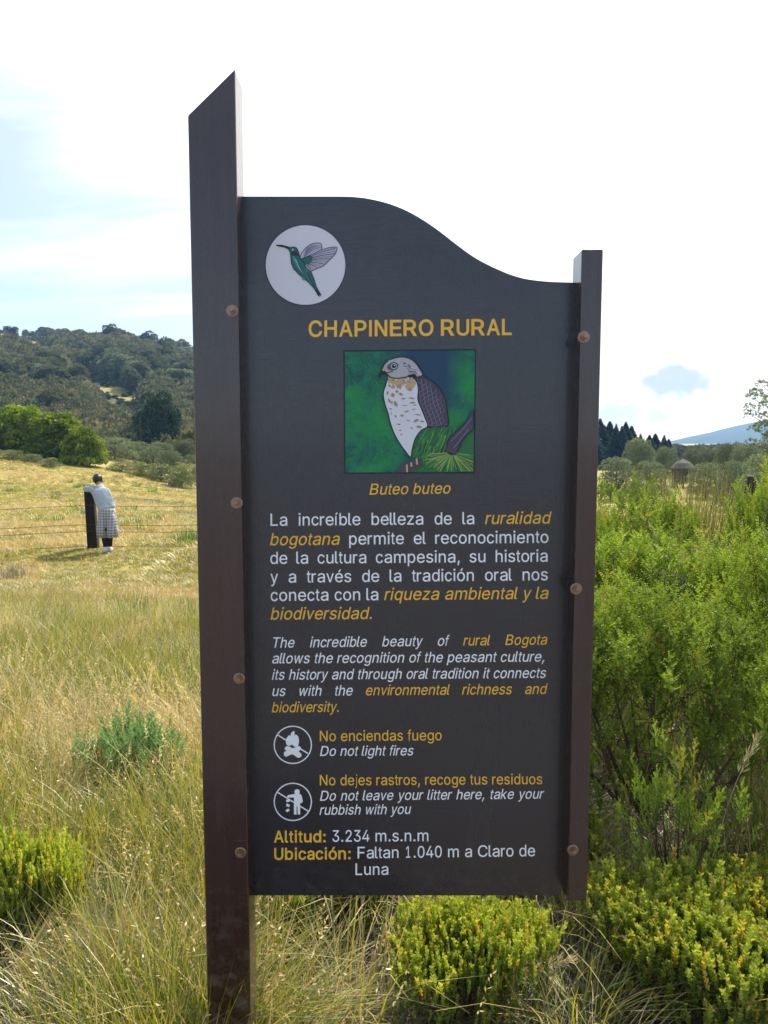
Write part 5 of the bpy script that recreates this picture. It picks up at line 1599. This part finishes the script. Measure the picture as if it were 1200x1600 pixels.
fence_post(0, -.035)
def fz(x):            # ground under the fence line, in the fence's own frame
    return float(ground_z(FX + x * math.cos(R(7)), FY + x * math.sin(R(7)))) - fg
for x in (-3.1, 3.2): fence_post(x, .01)
for hh in (.80, .46, .34, .07):
    b = MB(); pts = []
    for i in range(49):
        x = -9 + 18 * i / 48; s = ((x + 9.3) % 3.1) / 3.1
        pts.append((x, -.11, hh * (ph / 1.05) + fz(x) * .8 - .035 * 4 * s * (1 - s)))
    b.tube(pts, .0045, 4); b.build('wire', M['wire'], fence)
    # barbs as twisted knots
    kb = MB()
    for i in range(60):
        x = -9 + .3 * i; s = ((x + 9.3) % 3.1) / 3.1; z = hh * (ph / 1.05) + fz(x) * .8 - .035 * 4 * s * (1 - s)
        kb.tube([(x - .012, -.11, z - .022), (x + .012, -.11, z + .022)], .004, 3)
    kb.build('barb', M['wire'], fence)

# person: joints given in metres relative to the feet, seen from behind
PY = 15.25
pf = at(167, 863, PY)
pg = float(ground_z(pf.x, PY))
KX = PY / FPX


def J_(px, py, dy=0.0):
    p = at(px, py, PY + dy)
    return Vector((p.x - pf.x, dy, p.z - pg))


person = empty('person', (pf.x, PY, pg), 0,
               'person seen from behind leaning on the fence post, pale hoodie, checked shorts, black leggings', 'person')


def skinned(name, joints, edges, mats, sub=2, root=0):
    """joints: {key: (Vector, radius)}; one continuous skin over the joined edges"""
    keys = list(joints)
    me = bpy.data.meshes.new(name)
    me.from_pydata([joints[k][0] for k in keys], [(keys.index(a), keys.index(b)) for a, b in edges], [])
    o = link(name, me, person)
    sk = o.modifiers.new('skin', 'SKIN'); sk.use_smooth_shade = True
    dat = me.skin_vertices[0].data if me.skin_vertices else None
    if dat is None:
        me.skin_vertices.new(name='skin') if hasattr(me.skin_vertices, 'new') else None
        dat = me.skin_vertices[0].data
    for i, k in enumerate(keys):
        rr_ = joints[k][1]; dat[i].radius = rr_ if isinstance(rr_, tuple) else (rr_, rr_); dat[i].use_root = (i == root)
    ss = o.modifiers.new('subsurf', 'SUBSURF'); ss.levels = sub; ss.render_levels = sub
    me.materials.append(mats)
    return o


M['skin'] = m_plain('skin', (.42, .24, .16), .55, .4)
M['hoodie'] = m_plain('hoodie_cloth', (.36, .40, .45), .9, .2, nscale=9, namt=.2, bump=.06)
M['legging'] = m_plain('black_leggings', (.012, .014, .022), .7, .3)
M['shoe'] = m_plain('white_sneaker', (.62, .62, .62), .6, .4)
M['hair'] = m_plain('dark_hair', (.012, .009, .008), .45, .5, nscale=60, namt=.5, bump=.01)


def m_plaid():
    t = NT('checked_cotton')
    tcn = t.n('ShaderNodeTexCoord'); sp = t.n('ShaderNodeSeparateXYZ'); t.l(tcn.outputs['Object'], sp.inputs[0])
    def band(sock, period, width, ph_=0):
        m1 = t.n('ShaderNodeMath', {0: sock, 1: 1 / period}, operation='MULTIPLY').outputs[0]
        m2 = t.n('ShaderNodeMath', {0: m1, 1: ph_}, operation='ADD').outputs[0]
        m3 = t.n('ShaderNodeMath', {0: m2}, operation='FRACT').outputs[0]
        return t.n('ShaderNodeMath', {0: m3, 1: width}, operation='LESS_THAN').outputs[0]
    bx_ = band(sp.outputs[0], .055, .42); bz_ = band(sp.outputs[2], .055, .42)
    s = t.n('ShaderNodeMath', {0: bx_, 1: bz_}, operation='ADD').outputs[0]
    f = t.n('ShaderNodeMath', {0: s, 1: .5}, operation='MULTIPLY').outputs[0]
    c = t.mix(f, (.40, .40, .43), (.15, .15, .19))
    l = t.n('ShaderNodeMath', {0: band(sp.outputs[0], .055, .10, .30), 1: band(sp.outputs[2], .055, .10, .30)}, operation='MAXIMUM').outputs[0]
    c = t.mix(l, c, (.50, .46, .48))
    return t.surf(t.pr(c, .9, .2))


M['plaid'] = m_plaid()
# body: pelvis, spine, neck, head, arms with hands, legs, feet in one skin
hip = J_(167, 802, .12)
ch = J_(159, 773, .30); nk = J_(155, 761, .36); hd = J_(153, 749, .44)
shl = J_(146, 764, .33); shr = J_(166.5, 765, .30)
ell = J_(132, 764, .36); elr = J_(169, 775, .52)
wrl = J_(143, 765.5, .54); wrr = J_(147, 767, .60)
kl = J_(163, 833, .06); kr = J_(171, 831, .05); al = J_(165, 856, .0); ar = J_(172, 855, .10)
tl = J_(168, 861.5, -.03); tr_ = J_(174, 859, .18)
joints = {'hip': (hip, (.13, .10)), 'waist': (hip.lerp(ch, .45), (.12, .09)), 'chest': (ch, (.135, .10)), 'neck': (nk, .05), 'head0': (nk.lerp(hd, .55), .065), 'head': (hd, .088), 'crown': (hd + Vector((.0, .01, .07)), .06),
          'face': (hd + Vector((-.03, .06, -.02)), .045),
          'shl': (shl, .055), 'ell': (ell, .042), 'wrl': (wrl, .028), 'palml': (wrl + Vector((.06, .02, 0)), (.034, .016)),
          'shr': (shr, .055), 'elr': (elr, .042), 'wrr': (wrr, .028), 'palmr': (wrr + Vector((-.06, .01, 0)), (.034, .016)),
          'hl': (hip + Vector((-.07, 0, -.05)), .085), 'hr': (hip + Vector((.07, 0, -.05)), .085), 'kl': (kl, .055), 'kr': (kr, .055), 'al': (al, .036), 'ar': (ar, .036),
          'tl': (al + Vector((-.01, .09, -.03)), (.035, .022)), 'tr': (ar + Vector((.0, .09, -.03)), (.035, .022))}
edges = [('hip', 'waist'), ('waist', 'chest'), ('chest', 'neck'), ('neck', 'head0'), ('head0', 'head'), ('head', 'crown'), ('head', 'face'), ('chest', 'shl'), ('shl', 'ell'), ('ell', 'wrl'), ('wrl', 'palml'),
         ('chest', 'shr'), ('shr', 'elr'), ('elr', 'wrr'), ('wrr', 'palmr'), ('hip', 'hl'), ('hl', 'kl'), ('kl', 'al'), ('al', 'tl'), ('hip', 'hr'), ('hr', 'kr'), ('kr', 'ar'), ('ar', 'tr')]
for s_, pk, sgn in (('l', wrl + Vector((.06, .02, 0)), 1), ('r', wrr + Vector((-.06, .01, 0)), -1)):
    for f in range(4):
        b0 = pk + Vector((sgn * .035, .026 - .017 * f, 0)); ln = [.034, .038, .036, .028][f]
        joints['f%s%da' % (s_, f)] = (b0, .009); joints['f%s%db' % (s_, f)] = (b0 + Vector((sgn * ln, 0, -.006)), .008); joints['f%s%dc' % (s_, f)] = (b0 + Vector((sgn * ln * 1.7, 0, -.028)), .007)
        edges += [('palm' + s_, 'f%s%da' % (s_, f)), ('f%s%da' % (s_, f), 'f%s%db' % (s_, f)), ('f%s%db' % (s_, f), 'f%s%dc' % (s_, f))]
    joints['t' + s_ + 'a'] = (pk + Vector((sgn * -.005, -.04, -.004)), .010); joints['t' + s_ + 'b'] = (pk + Vector((sgn * .03, -.058, -.012)), .009)
    edges += [('palm' + s_, 't' + s_ + 'a'), ('t' + s_ + 'a', 't' + s_ + 'b')]
skinned('body', joints, edges, M['skin'])
# hoodie
hj = {'hem': (hip + Vector((0, -.01, .03)), (.175, .125)), 'waist': (hip.lerp(ch, .5) + Vector((0, -.01, 0)), (.165, .12)), 'chest': (ch + Vector((0, -.01, .0)), (.175, .125)), 'up': (ch.lerp(nk, .62), (.125, .095)),
      'hood': (nk + Vector((-.01, -.01, .055)), (.105, .095)),
      'shl': (shl, .082), 'ml': (shl.lerp(ell, .55), .072), 'ell': (ell, .065), 'cul': (ell.lerp(wrl, .85), .045),
      'shr': (shr, .070), 'elr': (elr, .060), 'cur': (elr.lerp(wrr, .85), .045)}
skinned('hoodie', hj, [('hem', 'waist'), ('waist', 'chest'), ('chest', 'up'), ('up', 'hood'), ('chest', 'shl'), ('shl', 'ml'), ('ml', 'ell'), ('ell', 'cul'), ('chest', 'shr'), ('shr', 'elr'), ('elr', 'cur')], M['hoodie'], root=1)


def ring_loft(name, sections, mats, n=22, folds=0, cap=True):
    b = MB(); rg = []
    for c, rx, ry in sections:
        rg.append([(c.x + rx * math.cos(2*PI*k/n) * (1 + folds * math.sin(5 * 2*PI*k/n + 1)), c.y + ry * math.sin(2*PI*k/n) * (1 + folds * math.sin(4 * 2*PI*k/n)), c.z) for k in range(n)])
    b.rings(rg, cap=cap)
    return b


sb = ring_loft('s', [(hip + Vector((0, 0, .10)), .150, .115), (hip + Vector((0, 0, .02)), .178, .13), (hip + Vector((.005, 0, -.06)), .175, .13), (hip + Vector((.01, 0, -.14)), .12, .10)], None, folds=.02)
for k_, off, hw, sg in ((kl, -.035, .118, -1), (kr, .055, .13, 1)):
    c1 = k_ + Vector((off, 0, .0)); c1.z = J_(167, 840).z
    s2 = ring_loft('s', [(hip + Vector((.068 * sg, 0, .02)), .105, .125), (hip + Vector((.070 * sg + .005, 0, -.10)), .108, .125), (hip.lerp(c1, .6) + Vector((.042 * sg, 0, 0)), .108, .125), (c1, hw * .88, .12)], None, folds=.03)
    sb.add(s2.v, s2.f)
sb.build('shorts', M['plaid'], person, True)
lg = MB()
lg.tube([kl.lerp(hip, .2), kl, kl.lerp(al, .45), al + Vector((0, 0, .02))], [.085, .066, .060, .042], 14)
lg.tube([kr.lerp(hip, .2), kr, kr.lerp(ar, .45), ar + Vector((0, 0, .02))], [.085, .066, .060, .042], 14)
lg.build('leggings', M['legging'], person, True)
for a_, rot in ((al, .25), (ar, -.2)):
    s = MB(); rg = []
    for t, w_, h_ in ((-.09, .025, .06), (-.07, .038, .10), (0, .042, .105), (.06, .045, .07), (.13, .047, .055), (.18, .036, .04), (.195, .015, .025)):
        rg.append([(a_.x + w_ * math.cos(2*PI*k/12) + math.sin(rot) * t, a_.y + t, max(-.005, a_.z - .085 + h_ * .5 + h_ * .55 * math.sin(2*PI*k/12))) for k in range(12)])
    s.rings(rg); o = s.build('shoe', M['shoe'], person, True)
# hair: rounded, with uneven locks at the nape
hb_ = MB(); rg = []
r4 = np.random.default_rng(8)
for i in range(11):
    th = .05 + i / 10 * 2.25
    rg.append([(hd.x + .092 * math.sin(th) * math.cos(2*PI*k/28) * (1 + .09 * r4.normal()), hd.y - .018 + .104 * math.sin(th) * math.sin(2*PI*k/28) * (1 + .04 * r4.normal()),
                hd.z + .012 + .098 * math.cos(th) + .012 * r4.normal()) for k in range(28)])
hb_.rings(rg); hb_.build('hair', M['hair'], person, True)
eb = MB()
for sx_ in (-.09, .09):
    c = hd + Vector((sx_, .02, -.035)); eb.rings([[(c.x + d_, c.y + rr_ * math.cos(2*PI*k/10) * .7, c.z + rr_ * math.sin(2*PI*k/10)) for k in range(10)] for d_, rr_ in ((-.008, .022), (.0, .03), (.008, .022))])
eb.build('ear', M['skin'], person, True)

# ------------------------------------------------------------------ air
hz = NT('haze_air')
vp = hz.n('ShaderNodeVolumePrincipled', {'Color': (.26, .54, 1.0, 1), 'Density': HAZE, 'Anisotropy': 0.0, 'Absorption Color': (.45, .45, .45, 1)})
hz.l(vp.outputs[0], hz.out.inputs['Volume'])
hb2 = MB(); hb2.box(-3650, -3650, -12, 3650, 3650, 215)
hazebox = hb2.build('haze', hz.mat)
tag(hazebox, kind='stuff')
